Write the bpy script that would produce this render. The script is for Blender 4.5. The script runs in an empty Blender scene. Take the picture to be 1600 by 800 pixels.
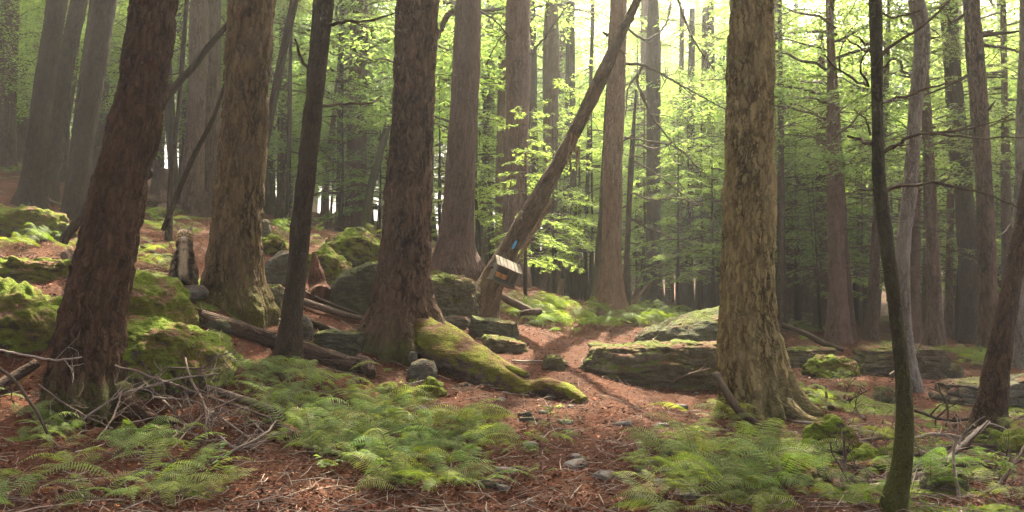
import bpy, math, random
import numpy as np
from mathutils import Vector, Matrix, Euler

scene = bpy.context.scene
COL = scene.collection
R = math.radians

# ------------------------------------------------------------------ camera, sky, sun, exposure
CAM_H = 1.6
PITCH = R(2.0)
FPX = 1386.0                       # focal length in pixels of the 1600-wide photograph
cam_d = bpy.data.cameras.new('camera')
cam_d.sensor_width = 36.0
cam_d.lens = 36.0 * FPX / 1600.0
cam_d.clip_start = 0.05
cam_d.clip_end = 2000.0
cam = bpy.data.objects.new('camera', cam_d)
cam.location = (0, 0, CAM_H)
cam.rotation_euler = (math.pi / 2 + PITCH, 0, 0)
COL.objects.link(cam)
scene.camera = cam

SUN_AZ, SUN_EL = R(16.0), R(54.0)
world = bpy.data.worlds.new('World')
scene.world = world
world.use_nodes = True
wn = world.node_tree
sky = wn.nodes.new('ShaderNodeTexSky')
sky.sky_type = 'NISHITA'
sky.sun_disc = False
sky.sun_elevation = SUN_EL
sky.sun_rotation = SUN_AZ
sky.air_density = 0.2
sky.dust_density = 9.0
sky.ozone_density = 0.0
bg = wn.nodes['Background']
bg.inputs['Strength'].default_value = 0.105
wn.links.new(sky.outputs[0], bg.inputs['Color'])

sun_d = bpy.data.lights.new('sun', 'SUN')
sun_d.energy = 4.0
sun_d.angle = R(0.5)
sun_d.color = (1.0, 0.91, 0.72)
sun = bpy.data.objects.new('sun', sun_d)
sdir = Vector((math.sin(SUN_AZ) * math.cos(SUN_EL), math.cos(SUN_AZ) * math.cos(SUN_EL), math.sin(SUN_EL)))
sun.rotation_euler = sdir.to_track_quat('Z', 'Y').to_euler()
sun.location = (8, 30, 40)
COL.objects.link(sun)

vs = scene.view_settings
vs.view_transform = 'Standard'
vs.look = 'None'
vs.exposure = 3.15
vs.gamma = 1.0
cy = scene.cycles
cy.max_bounces = 7
cy.diffuse_bounces = 4
cy.transmission_bounces = 4
cy.glossy_bounces = 2
cy.volume_bounces = 1
cy.transparent_max_bounces = 8
cy.use_denoising = True
cy.denoising_prefilter = 'NONE'
cy.sample_clamp_indirect = 6.0
cy.caustics_reflective = False
cy.caustics_refractive = False

HAZE_DENSITY = 0.0019
HAZE_ANISO = 0.66

# ------------------------------------------------------------------ numpy noise
def _h(ix, iy, iz, seed):
    with np.errstate(over='ignore'):
        h = (ix.astype(np.int64) * 374761393 + iy.astype(np.int64) * 668265263 + iz.astype(np.int64) * 2147483647 + seed * 1274126177) & 0xFFFFFFFF
        h = ((h ^ (h >> 13)) * 1274126177) & 0xFFFFFFFF
        h = ((h ^ (h >> 16)) * 2246822519) & 0xFFFFFFFF
        h = h ^ (h >> 15)
    return (h & 0xFFFFFF) / float(0x1000000)

def vnoise(p, seed=0):
    """value noise in -1..1 of an (N,3) array"""
    i = np.floor(p).astype(np.int64)
    f = p - i
    f = f * f * (3 - 2 * f)
    r = 0
    for dx in (0, 1):
        wx = f[:, 0] if dx else 1 - f[:, 0]
        for dy in (0, 1):
            wy = f[:, 1] if dy else 1 - f[:, 1]
            for dz in (0, 1):
                wz = f[:, 2] if dz else 1 - f[:, 2]
                r = r + wx * wy * wz * _h(i[:, 0] + dx, i[:, 1] + dy, i[:, 2] + dz, seed)
    return r * 2 - 1

def fbm(p, octaves=4, seed=0, gain=0.5):
    r = 0; a = 1.0; s = 0
    for o in range(octaves):
        r = r + a * vnoise(p * (2.03 ** o) + o * 17.3, seed + o)
        s += a
        a *= gain
    return r / s

def worley(p, seed=0):
    i = np.floor(p).astype(np.int64)
    f1 = np.full(len(p), 9.0); f2 = np.full(len(p), 9.0)
    for dx in (-1, 0, 1):
        for dy in (-1, 0, 1):
            for dz in (-1, 0, 1):
                c = i + np.array([dx, dy, dz])
                q = np.stack([c[:, k] + _h(c[:, 0], c[:, 1], c[:, 2], seed + 11 * k + 1) for k in range(3)], 1)
                d = np.sqrt(((q - p) ** 2).sum(1))
                n1 = np.minimum(f1, d)
                f2 = np.minimum(np.maximum(f1, d), f2)
                f1 = n1
    return f1, f2

def smooth(e0, e1, x):
    t = np.clip((x - e0) / (e1 - e0), 0, 1)
    return t * t * (3 - 2 * t)

# ------------------------------------------------------------------ pixels of the photograph -> world
_cp, _sp = math.cos(PITCH), math.sin(PITCH)
def ray(px, py):
    u = (px - 800.0) / FPX; v = (400.0 - py) / FPX
    return np.array([u, _cp - v * _sp, _sp + v * _cp])
def P(px, py, Y):
    d = ray(px, py)
    return np.array([0, 0, CAM_H]) + d * (Y / d[1])
def pxm(w, Y):
    return w * Y / FPX
def to_px(x, y, z):
    z = z - CAM_H
    d = y * _cp + z * _sp
    return 800 + FPX * x / d, 400 - FPX * (z * _cp - y * _sp) / d

# ------------------------------------------------------------------ terrain
_ctrl = [(0,800,5.8),(400,800,6.0),(800,800,6.2),(1200,800,6.2),(1600,800,6.2),(150,655,8.6),(230,452,10.2),(300,518,9.6),(30,474,9.7),(80,430,10.9),(0,650,8.2),(0,560,9.0),(0,440,11.2),
 (60,325,17),(0,272,22),(120,345,15.2),(310,338,21),(150,290,27),(270,610,8.9),(290,446,10.8),(360,494,11.3),(190,540,9.6),(340,610,9.2),
 (450,560,10.5),(400,700,7.6),(600,700,8.0),(560,600,10.2),(630,548,11.9),(500,470,13),(560,482,13.5),(500,392,17),(590,370,20),(440,355,26),
 (715,418,18),(690,492,14),(745,497,14),(800,620,9.8),(900,640,9.3),(900,560,12),(840,530,13),(950,482,22),(850,476,24),(800,502,16),
 (1000,602,11.5),(1100,602,11.6),(1180,660,10.4),(1000,700,8.0),(1030,494,22),(1100,488,26),(1300,535,20),(1300,640,10.5),(1250,562,16),
 (1400,592,14),(1540,552,17),(1600,562,16),(1550,695,9.2),(1420,700,8.5),(1500,622,12),(1600,645,11),(1450,532,22),(1300,492,35),(1500,502,35),
 (800,440,45),(450,336,42),(590,345,42),(200,262,40),(1300,476,60),(1600,490,50),(-120,240,30)]
_cp3 = [P(*c) for c in _ctrl]
_cp3 += [np.array(q, float) for q in [(0,0,-.05),(-4,2,.45),(4,2,-.05),(0,-14,-.4),(-14,-10,2.6),(14,-10,-.3),(-34,-14,7),(34,-14,-1),(-100,60,22),(100,60,1),
        (0,110,6),(-80,150,18),(90,150,5),(0,200,10),(-150,200,28),(150,200,6),(-60,20,14),(60,20,-.6)]]
_cp3 = np.array(_cp3)
def _U(r2):
    return 0.5 * r2 * np.log(r2 + 1e-9)
def _tps():
    xy = _cp3[:, :2]; n = len(xy)
    K = _U(((xy[:, None] - xy[None]) ** 2).sum(2)) + np.eye(n) * 1.2
    Pm = np.hstack([np.ones((n, 1)), xy])
    A = np.zeros((n + 3, n + 3)); A[:n, :n] = K; A[:n, n:] = Pm; A[n:, :n] = Pm.T
    b = np.zeros(n + 3); b[:n] = _cp3[:, 2]
    return np.linalg.solve(A, b)
_W = _tps()
def terrain0(x, y):
    x = np.asarray(x, float).ravel(); y = np.asarray(y, float).ravel()
    r = _W[-3] + _W[-2] * x + _W[-1] * y
    for k in range(len(_cp3)):
        r = r + _W[k] * _U((x - _cp3[k, 0]) ** 2 + (y - _cp3[k, 1]) ** 2)
    return r
def terrain(x, y):
    x = np.asarray(x, float).ravel(); y = np.asarray(y, float).ravel()
    q = np.stack([x, y, np.zeros_like(x)], 1)
    return terrain0(x, y) + 0.055 * fbm(q * 1.1, 2, 5) + 0.03 * fbm(q * 3.7, 2, 9)
def tz(x, y):
    return float(terrain([x], [y])[0])
def ground_hit(px, py, y0=4.0, y1=60.0):
    d = ray(px, py); d = d / d[1]
    ys = np.geomspace(y0, y1, 500)
    h = CAM_H + d[2] * ys - terrain0(d[0] * ys, ys)
    k = np.where(h < 0)[0]
    if len(k) == 0: return None
    y = ys[k[0]]
    return np.array([d[0] * y, y, tz(d[0] * y, y)])

# ------------------------------------------------------------------ mesh helpers
def mesh_np(name, verts, quads=None, tris=None, mats=(), smooth_=False, mat_idx=None, attrs=None):
    me = bpy.data.meshes.new(name)
    nq = 0 if quads is None else len(quads); nt = 0 if tris is None else len(tris)
    me.vertices.add(len(verts))
    me.vertices.foreach_set('co', np.ascontiguousarray(verts, np.float32).ravel())
    loops = []
    if nq: loops.append(np.asarray(quads, np.int32).ravel())
    if nt: loops.append(np.asarray(tris, np.int32).ravel())
    loops = np.concatenate(loops)
    me.loops.add(len(loops)); me.loops.foreach_set('vertex_index', loops)
    starts = np.concatenate([np.arange(nq) * 4, nq * 4 + np.arange(nt) * 3]).astype(np.int32)
    me.polygons.add(nq + nt); me.polygons.foreach_set('loop_start', starts)
    if mat_idx is not None: me.polygons.foreach_set('material_index', np.asarray(mat_idx, np.int32))
    me.polygons.foreach_set('use_smooth', np.full(nq + nt, bool(smooth_)))
    for m in mats: me.materials.append(m)
    for k, (typ, data) in (attrs or {}).items():
        a = me.attributes.new(k, typ, 'POINT')
        key = {'FLOAT': 'value', 'FLOAT_VECTOR': 'vector', 'FLOAT_COLOR': 'color'}[typ]
        a.data.foreach_set(key, np.ascontiguousarray(data, np.float32).ravel())
    me.update(calc_edges=True)
    me.validate()
    return me

def obj(name, me, parent=None, loc=None):
    o = bpy.data.objects.new(name, me)
    COL.objects.link(o)
    if parent is not None: o.parent = parent
    if loc is not None: o.location = loc
    return o
def tag(o, label, cat, group=None):
    o['label'] = label; o['category'] = cat
    if group: o['group'] = group
    elif 'group' in o: del o['group']
    return o
def kind(o, k):
    o['kind'] = k
    return o
def empty(name, loc, label, cat, group=None):
    o = bpy.data.objects.new(name, None)
    o.empty_display_size = 0.2
    COL.objects.link(o); o.location = loc
    return tag(o, label, cat, group)

def frames(pts):
    t = np.gradient(pts, axis=0)
    t /= np.linalg.norm(t, axis=1, keepdims=True) + 1e-9
    a = np.array([0, 0, 1.0]) if abs(t[0, 2]) < 0.8 else np.array([0, 1.0, 0])
    n = np.cross(t[0], a); n = np.cross(n, t[0]); n /= np.linalg.norm(n)
    N = [n]
    for k in range(1, len(pts)):
        n = N[-1] - t[k] * np.dot(N[-1], t[k])
        n /= np.linalg.norm(n) + 1e-9
        N.append(n)
    N = np.array(N)
    return t, N, np.cross(t, N)

class Geo:
    """collects quads of several pieces of one thing or part"""
    def __init__(s): s.v = []; s.q = []; s.m = []; s.b = []; s.n = 0
    def add(s, v, q, m=0, bk=None):
        s.v.append(v); s.q.append(np.asarray(q) + s.n); s.m.append(np.full(len(q), m)); s.n += len(v)
        s.b.append(bk if bk is not None else v)
    def tube(s, pts, rad, nseg=6, m=0, cap=True):
        pts = np.asarray(pts, float); rad = np.asarray(rad, float)
        t, N, B = frames(pts)
        th = np.arange(nseg) / nseg * 2 * math.pi
        c, sn = np.cos(th), np.sin(th)
        v = pts[:, None] + rad[:, None, None] * (c[None, :, None] * N[:, None] + sn[None, :, None] * B[:, None])
        sl = np.concatenate([[0], np.cumsum(np.linalg.norm(np.diff(pts, axis=0), axis=1))])
        off = (abs(pts[0]).sum() * 7.3) % 50
        bk = np.stack([rad[:, None] * c[None] + off, rad[:, None] * sn[None], np.repeat(sl[:, None], nseg, 1)], 2)
        k = len(pts)
        i = np.arange(k - 1)[:, None] * nseg; j = np.arange(nseg)[None]; j2 = (j + 1) % nseg
        q = np.stack([i + j, i + j2, i + nseg + j2, i + nseg + j], 2).reshape(-1, 4)
        s.add(v.reshape(-1, 3), q, m, bk.reshape(-1, 3))
    def kites(s, c, d, n, l, w, m=0, fold=0.12):
        """leaves: base point c, direction d, normal n, length l, width w"""
        sd = np.cross(n, d); sd /= np.linalg.norm(sd, axis=1, keepdims=True) + 1e-9
        l = l[:, None]; w = w[:, None]
        mid = c + d * l * 0.45 + n * w * fold
        v = np.stack([c, mid + sd * w * .5, c + d * l - n * l * 0.08, mid - sd * w * .5], 1).reshape(-1, 3)
        q = np.arange(len(c) * 4).reshape(-1, 4)
        s.add(v, q, m)
    def mesh(s, name, mats, smooth_=False):
        return mesh_np(name, np.concatenate(s.v), np.concatenate(s.q), None, mats, smooth_, np.concatenate(s.m), {'bk': ('FLOAT_VECTOR', np.concatenate(s.b))})

def catmull(pts, s_new):
    pts = np.asarray(pts, float)
    sl = np.concatenate([[0], np.cumsum(np.linalg.norm(np.diff(pts[:, :3], axis=0), axis=1))])
    tg = np.gradient(pts, sl, axis=0) if len(pts) > 2 else np.repeat(((pts[1] - pts[0]) / sl[-1])[None], 2, 0)
    k = np.clip(np.searchsorted(sl, s_new, side='right') - 1, 0, len(sl) - 2)
    h = (sl[k + 1] - sl[k])[:, None]; t = ((s_new - sl[k]) / (sl[k + 1] - sl[k]))[:, None]
    return ((2*t**3 - 3*t**2 + 1) * pts[k] + (t**3 - 2*t**2 + t) * h * tg[k] + (-2*t**3 + 3*t**2) * pts[k+1] + (t**3 - t**2) * h * tg[k+1]), sl[-1]

# ------------------------------------------------------------------ materials
def newmat(name):
    m = bpy.data.materials.new(name); m.use_nodes = True
    nt = m.node_tree
    return m, nt, nt.nodes['Principled BSDF']
def nd(nt, typ, **kw):
    n = nt.nodes.new(typ)
    for k, v in kw.items():
        if k.startswith('i_'):
            key = k[2:]
            n.inputs[int(key) if key.isdigit() else key].default_value = v
        else: setattr(n, k, v)
    return n
def ramp(nt, src, stops):
    r = nt.nodes.new('ShaderNodeValToRGB')
    e = r.color_ramp.elements
    while len(e) < len(stops): e.new(0.5)
    for k, (p, c) in enumerate(stops):
        e[k].position = p; e[k].color = (*c, 1) if len(c) == 3 else c
    nt.links.new(src, r.inputs[0])
    return r.outputs[0]
def mixc(nt, f, a, b, mode='MIX'):
    m = nt.nodes.new('ShaderNodeMix'); m.data_type = 'RGBA'; m.blend_type = mode
    for sock, val in ((m.inputs[0], f), (m.inputs[6], a), (m.inputs[7], b)):
        if hasattr(val, 'is_output'): nt.links.new(val, sock)
        else: sock.default_value = val if isinstance(val, (int, float)) else (*val, 1)
    return m.outputs[2]
def mth(nt, op, a, b=0.0, clamp=False):
    m = nt.nodes.new('ShaderNodeMath'); m.operation = op; m.use_clamp = clamp
    for k, val in ((0, a), (1, b)):
        if hasattr(val, 'is_output'): nt.links.new(val, m.inputs[k])
        else: m.inputs[k].default_value = val
    return m.outputs[0]
def noise(nt, vec, scale, detail=4, rough=.55):
    n = nd(nt, 'ShaderNodeTexNoise'); n.inputs['Scale'].default_value = scale
    n.inputs['Detail'].default_value = detail; n.inputs['Roughness'].default_value = rough
    if vec is not None: nt.links.new(vec, n.inputs['Vector'])
    return n.outputs[0]
def vmul(nt, vec, s):
    m = nd(nt, 'ShaderNodeVectorMath', operation='MULTIPLY'); nt.links.new(vec, m.inputs[0]); m.inputs[1].default_value = s
    return m.outputs[0]

def bark(name, base, fissure, pale, plate=(17, 17, 2.75), moss=0.0, mosscol=(.075, .08, .02), bump=.9, mosstop=.7):
    m, nt, b = newmat(name)
    at = nd(nt, 'ShaderNodeAttribute', attribute_name='bk')
    v = at.outputs['Vector']
    w = nd(nt, 'ShaderNodeTexNoise'); w.inputs['Scale'].default_value = 6.0; w.inputs['Detail'].default_value = 6; w.inputs['Roughness'].default_value = .65
    nt.links.new(v, w.inputs['Vector'])
    wv = nd(nt, 'ShaderNodeVectorMath', operation='MULTIPLY_ADD'); nt.links.new(w.outputs['Color'], wv.inputs[0]); wv.inputs[1].default_value = (.16, .16, .42); nt.links.new(v, wv.inputs[2])
    vo = nd(nt, 'ShaderNodeTexVoronoi', feature='DISTANCE_TO_EDGE'); vo.inputs['Scale'].default_value = 1
    nt.links.new(vmul(nt, wv.outputs[0], plate), vo.inputs['Vector'])
    vc = nd(nt, 'ShaderNodeTexVoronoi', feature='F1'); vc.inputs['Scale'].default_value = 1
    nt.links.new(vmul(nt, wv.outputs[0], plate), vc.inputs['Vector'])
    brk = noise(nt, vmul(nt, v, (14, 14, 6)), 1.0, 3, .6)
    crack = ramp(nt, mth(nt, 'ADD', vo.outputs['Distance'], mth(nt, 'MULTIPLY', mth(nt, 'SUBTRACT', brk, .5), .55)), [(0.0, (0, 0, 0)), (0.2, (1, 1, 1))])
    rid = noise(nt, vmul(nt, wv.outputs[0], (26, 26, 4.5)), 1.0, 4, .6)
    fine = noise(nt, vmul(nt, v, (60, 60, 14)), 1.0, 5, .65)
    big = noise(nt, vmul(nt, v, (3, 3, 1.2)), 1.0, 4, .6)
    c = mixc(nt, ramp(nt, fine, [(.3, (0, 0, 0)), (.75, (1, 1, 1))]), base, pale)
    cell = nd(nt, 'ShaderNodeSeparateColor'); nt.links.new(vc.outputs['Color'], cell.inputs[0])
    c = mixc(nt, mth(nt, 'MULTIPLY', cell.outputs[0], .45), c, fissure)
    c = mixc(nt, ramp(nt, rid, [(.30, (.8, .8, .8)), (.47, (0, 0, 0))]), c, fissure)
    c = mixc(nt, mth(nt, 'MULTIPLY', mth(nt, 'SUBTRACT', 1.0, crack), .9), c, fissure)
    c = mixc(nt, ramp(nt, big, [(.4, (0, 0, 0)), (.7, (.5, .5, .5))]), c, pale)
    if moss > 0:
        sp = nd(nt, 'ShaderNodeSeparateXYZ'); nt.links.new(v, sp.inputs[0])
        low = mth(nt, 'MULTIPLY', mth(nt, 'SUBTRACT', 1.0, mth(nt, 'DIVIDE', sp.outputs[2], mosstop), True), moss, True)
        mk = mth(nt, 'ADD', mth(nt, 'MULTIPLY', low, .7), noise(nt, vmul(nt, v, (9, 9, 4)), 1.0, 7, .75))
        c = mixc(nt, ramp(nt, mk, [(.72, (0, 0, 0)), (.95, (1, 1, 1))]), c, mosscol)
    oi = nd(nt, 'ShaderNodeObjectInfo'); hv = nd(nt, 'ShaderNodeHueSaturation'); nt.links.new(c, hv.inputs['Color'])
    nt.links.new(mth(nt, 'ADD', .8, mth(nt, 'MULTIPLY', oi.outputs['Random'], .4)), hv.inputs['Value'])
    nt.links.new(hv.outputs[0], b.inputs['Base Color'])
    b.inputs['Roughness'].default_value = .85
    b.inputs['Specular IOR Level'].default_value = .1
    hgt = mth(nt, 'ADD', mth(nt, 'ADD', mth(nt, 'MULTIPLY', crack, .6), mth(nt, 'MULTIPLY', rid, .9)), mth(nt, 'MULTIPLY', fine, .5))
    bp = nd(nt, 'ShaderNodeBump'); bp.inputs['Strength'].default_value = bump; bp.inputs['Distance'].default_value = .035
    nt.links.new(hgt, bp.inputs['Height']); nt.links.new(bp.outputs[0], b.inputs['Normal'])
    return m

def leafmat(name, c1, c2, trans, tw=.5, hue=.03):
    m, nt, b = newmat(name)
    nt.nodes.remove(b)
    out = nt.nodes['Material Output']
    geo = nd(nt, 'ShaderNodeNewGeometry')
    col = mixc(nt, geo.outputs['Random Per Island'], c1, c2)
    hs = nd(nt, 'ShaderNodeHueSaturation')
    oi = nd(nt, 'ShaderNodeObjectInfo')
    nt.links.new(mth(nt, 'ADD', .5 - hue / 2, mth(nt, 'MULTIPLY', oi.outputs['Random'], hue)), hs.inputs['Hue'])
    nt.links.new(mth(nt, 'ADD', .78, mth(nt, 'MULTIPLY', mth(nt, 'FRACT', mth(nt, 'MULTIPLY', oi.outputs['Random'], 7.31)), .44)), hs.inputs['Value'])
    nt.links.new(col, hs.inputs['Color'])
    tcol = mixc(nt, 1.0, hs.outputs[0], trans, 'MULTIPLY')
    d = nd(nt, 'ShaderNodeBsdfDiffuse'); nt.links.new(hs.outputs[0], d.inputs[0])
    t = nd(nt, 'ShaderNodeBsdfTranslucent'); nt.links.new(tcol, t.inputs[0])
    g = nd(nt, 'ShaderNodeBsdfGlossy'); g.inputs['Roughness'].default_value = .6
    g.inputs[0].default_value = (1, 1, 1, 1)
    ms = nd(nt, 'ShaderNodeMixShader'); ms.inputs[0].default_value = tw
    nt.links.new(d.outputs[0], ms.inputs[1]); nt.links.new(t.outputs[0], ms.inputs[2])
    m2 = nd(nt, 'ShaderNodeMixShader'); m2.inputs[0].default_value = .015
    nt.links.new(ms.outputs[0], m2.inputs[1]); nt.links.new(g.outputs[0], m2.inputs[2])
    nt.links.new(m2.outputs[0], out.inputs['Surface'])
    return m

BARK_RED = bark('bark_reddish', (0.0744, 0.04216, 0.02604), (0.01364, 0.00806, 0.0062), (0.1612, 0.0992, 0.062), moss=.55)
BARK_FRONT = bark('bark_dark_reddish', (0.055, 0.03025, 0.0165), (0.0099, 0.0055, 0.00385), (0.1375, 0.07425, 0.04125), plate=(22, 22, 3.85), moss=.55)
BARK_TAN = bark('bark_tan', (.235, .185, .07), (.035, .025, .012), (.42, .34, .155), plate=(18, 18, 3.025), moss=.5)
BARK_BROWN = bark('bark_warm_brown', (.13, .085, .038), (.02, .013, .007), (.27, .185, .09), plate=(17, 17, 2.75), moss=.6, mosscol=(.09, .085, .02))
BARK_PURPLE = bark('bark_purplish', (0.14, 0.08, 0.068), (0.056, 0.0304, 0.0256), (0.2, 0.124, 0.104), plate=(26, 26, 1.21), moss=.2, bump=.7)
BARK_ORANGE = bark('bark_orange', (0.184, 0.1, 0.056), (0.064, 0.032, 0.02), (0.256, 0.152, 0.088), plate=(24, 24, 1.32), moss=.2, bump=.7)
BARK_DARK = bark('bark_dark', (.034, .023, .014), (.010, .007, .005), (.065, .047, .03), plate=(30, 30, 6.6), moss=.35, bump=.6, mosscol=(.05, .055, .015))
BARK_MOSSY = bark('bark_mossy_dark', (0.044, 0.036, 0.0176), (0.016, 0.0136, 0.008), (0.08, 0.08, 0.04), plate=(32, 32, 8.25), moss=.8, bump=.6, mosscol=(.06, .065, .016), mosstop=2.5)
BARK_GREY = bark('bark_grey', (0.153, 0.1275, 0.102), (0.0595, 0.04675, 0.03825), (0.255, 0.2295, 0.1955), plate=(26, 26, 3.3), moss=.3, bump=.6)
BARK_FAR = bark('bark_far', (.105, .064, .048), (.04, .025, .02), (.16, .105, .08), plate=(18, 18, 2.2), moss=.0, bump=.6)
DEADWOOD = bark('dead_wood', (0.18, 0.108, 0.0585), (0.063, 0.036, 0.0198), (0.306, 0.207, 0.126), plate=(34, 34, 0.715), moss=.0, bump=.6)
DEADBARK = bark('dead_bark', (.075, .047, .025), (.02, .012, .007), (.15, .10, .055), plate=(22, 22, 1.65), moss=.22, bump=.8, mosscol=(.12, .11, .03), mosstop=8)
TWIG = bark('dead_twig', (0.12, 0.085, 0.06), (0.05, 0.035, 0.025), (0.22, 0.17, 0.13), plate=(60, 60, 5.5), bump=.2)
TWIG_PALE = bark('pale_dead_twig', (0.24, 0.1875, 0.1425), (0.1125, 0.0825, 0.06), (0.36, 0.3075, 0.2475), plate=(60, 60, 5.5), bump=.2)
TWIG_DARK = bark('dark_twig', (0.05, 0.035, 0.022), (0.025, 0.018, 0.012), (0.1, 0.07, 0.045), plate=(60, 60, 5.5), bump=.2)
LOGROT = bark('rotten_log', (0.091, 0.0525, 0.0315), (0.028, 0.0168, 0.0112), (0.168, 0.112, 0.077), plate=(24, 24, 1.375), moss=.0, bump=.9)
STUMPWOOD = bark('rotten_stump_wood', (0.132, 0.048, 0.027), (0.036, 0.015, 0.0102), (0.18, 0.09, 0.054), plate=(34, 34, 0.66), bump=.9)

LEAF_HEM = leafmat('hemlock_foliage', (.075, .10, .045), (.13, .155, .075), (2.3, 2.4, 1.2), .52)
LEAF_BROAD = leafmat('broad_foliage', (.085, .13, .05), (.14, .18, .075), (2.3, 2.5, 1.25), .58)
LEAF_BRIGHT = leafmat('young_foliage', (.09, .145, .05), (.15, .195, .07), (2.3, 2.4, 1.1), .56)
FERN_M = leafmat('fern_frond', (.10, .155, .032), (.175, .215, .05), (1.8, 1.9, .7), .42, .07)
FERN_B = leafmat('fern_frond_dry', (.16, .075, .03), (.26, .14, .06), (1.3, 1.1, .8), .4, .03)
FERN_Y = leafmat('fern_frond_yellow', (.10, .16, .03), (.15, .20, .035), (1.9, 1.9, .6), .45, .04)
def mossmat(name, c1, c2, c3, brown=.5):
    m, nt, b = newmat(name)
    co = nd(nt, 'ShaderNodeTexCoord').outputs['Object']
    f = noise(nt, co, 60, 4, .7); g = noise(nt, co, 4.5, 5, .6); h = noise(nt, co, 9, 4, .6)
    c = mixc(nt, ramp(nt, f, [(.3, (0, 0, 0)), (.7, (1, 1, 1))]), c1, c2)
    c = mixc(nt, ramp(nt, g, [(brown, (0, 0, 0)), (brown + .12, (1, 1, 1))]), c, c3)
    nt.links.new(c, b.inputs['Base Color']); b.inputs['Roughness'].default_value = .95; b.inputs['Specular IOR Level'].default_value = .1
    b.inputs['Sheen Weight'].default_value = .25; b.inputs['Sheen Tint'].default_value = (.6, .8, .2, 1)
    bp = nd(nt, 'ShaderNodeBump'); bp.inputs['Strength'].default_value = 1; bp.inputs['Distance'].default_value = .025
    nt.links.new(mth(nt, 'ADD', f, mth(nt, 'MULTIPLY', h, 1.5)), bp.inputs['Height']); nt.links.new(bp.outputs[0], b.inputs['Normal'])
    return m
MOSS = mossmat('moss', (.07, .10, .012), (.13, .16, .02), (.075, .05, .025), .58)
MOSS_ROOT = mossmat('moss_on_root', (.085, .095, .015), (.14, .155, .025), (.085, .05, .03), .5)

def rockmat(name, grey, dark, mossamt, mosscol=(.10, .125, .022), lichen=(.30, .32, .26), needles=.5):
    """stone with strata, lichen, moss that grows on the faces that look up and fallen needles lying on top"""
    m, nt, b = newmat(name)
    co = nd(nt, 'ShaderNodeTexCoord').outputs['Object']
    n1 = noise(nt, co, 4.5, 8, .7); n2 = noise(nt, vmul(nt, co, (6, 6, 26)), 1, 6, .65); n3 = noise(nt, co, 45, 5, .75); n4 = noise(nt, co, 2.6, 7, .7)
    c = mixc(nt, ramp(nt, n2, [(.35, (0, 0, 0)), (.65, (1, 1, 1))]), dark, grey)
    c = mixc(nt, ramp(nt, n1, [(.45, (0, 0, 0)), (.65, (.6, .6, .6))]), c, tuple(x * .6 for x in dark))
    c = mixc(nt, ramp(nt, n3, [(.56, (0, 0, 0)), (.70, (.8, .8, .8))]), c, lichen)
    geo = nd(nt, 'ShaderNodeNewGeometry'); sp = nd(nt, 'ShaderNodeSeparateXYZ'); nt.links.new(geo.outputs['Normal'], sp.inputs[0])
    k = mth(nt, 'ADD', mth(nt, 'MULTIPLY', sp.outputs[2], .38), mth(nt, 'MULTIPLY', mth(nt, 'ADD', n1, mth(nt, 'MULTIPLY', n3, .25)), .85))
    k = mth(nt, 'ADD', k, mossamt - .5)
    mk = ramp(nt, k, [(.74, (0, 0, 0)), (.84, (1, 1, 1))])
    mc = mixc(nt, ramp(nt, n3, [(.3, (0, 0, 0)), (.7, (1, 1, 1))]), tuple(x * .45 for x in mosscol), tuple(x * 1.35 for x in mosscol))
    mc = mixc(nt, ramp(nt, n4, [(.42, (0, 0, 0)), (.62, (1, 1, 1))]), mc, (mosscol[0] * .75, mosscol[1] * .48, mosscol[2] * .9))
    c = mixc(nt, mk, c, mc)
    nk = mth(nt, 'MULTIPLY', ramp(nt, sp.outputs[2], [(.45, (0, 0, 0)), (.8, (1, 1, 1))]), ramp(nt, mth(nt, 'ADD', n4, mth(nt, 'MULTIPLY', n3, .4)), [(.74 - needles * .12, (0, 0, 0)), (.80 - needles * .12, (1, 1, 1))]))
    c = mixc(nt, nk, c, mixc(nt, ramp(nt, n3, [(.35, (0, 0, 0)), (.65, (1, 1, 1))]), (.08, .04, .028), (.20, .105, .07)))
    nt.links.new(c, b.inputs['Base Color']); b.inputs['Roughness'].default_value = .9; b.inputs['Specular IOR Level'].default_value = .08
    bp = nd(nt, 'ShaderNodeBump'); bp.inputs['Strength'].default_value = 1.0; bp.inputs['Distance'].default_value = .05
    nt.links.new(mth(nt, 'ADD', mth(nt, 'ADD', n2, mth(nt, 'MULTIPLY', n3, .6)), n1), bp.inputs['Height']); nt.links.new(bp.outputs[0], b.inputs['Normal'])
    return m
ROCK_GREY = rockmat('grey_stone', (.26, .24, .20), (.12, .11, .10), .05, needles=.1)
ROCK_LICHEN = rockmat('stone_green_lichen', (.105, .11, .065), (.06, .06, .038), .42, lichen=(.15, .16, .095), needles=-.3)
ROCK_SOME = rockmat('stone_some_moss', (.17, .165, .125), (.075, .068, .05), .42, lichen=(.20, .225, .145))
ROCK_MOSSY = rockmat('stone_mossy', (.185, .165, .105), (.09, .078, .048), .58, needles=.35)
ROCK_GREEN = rockmat('stone_under_moss', (.11, .095, .06), (.06, .045, .03), .80, mosscol=(.135, .185, .02), needles=.35)
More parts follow.
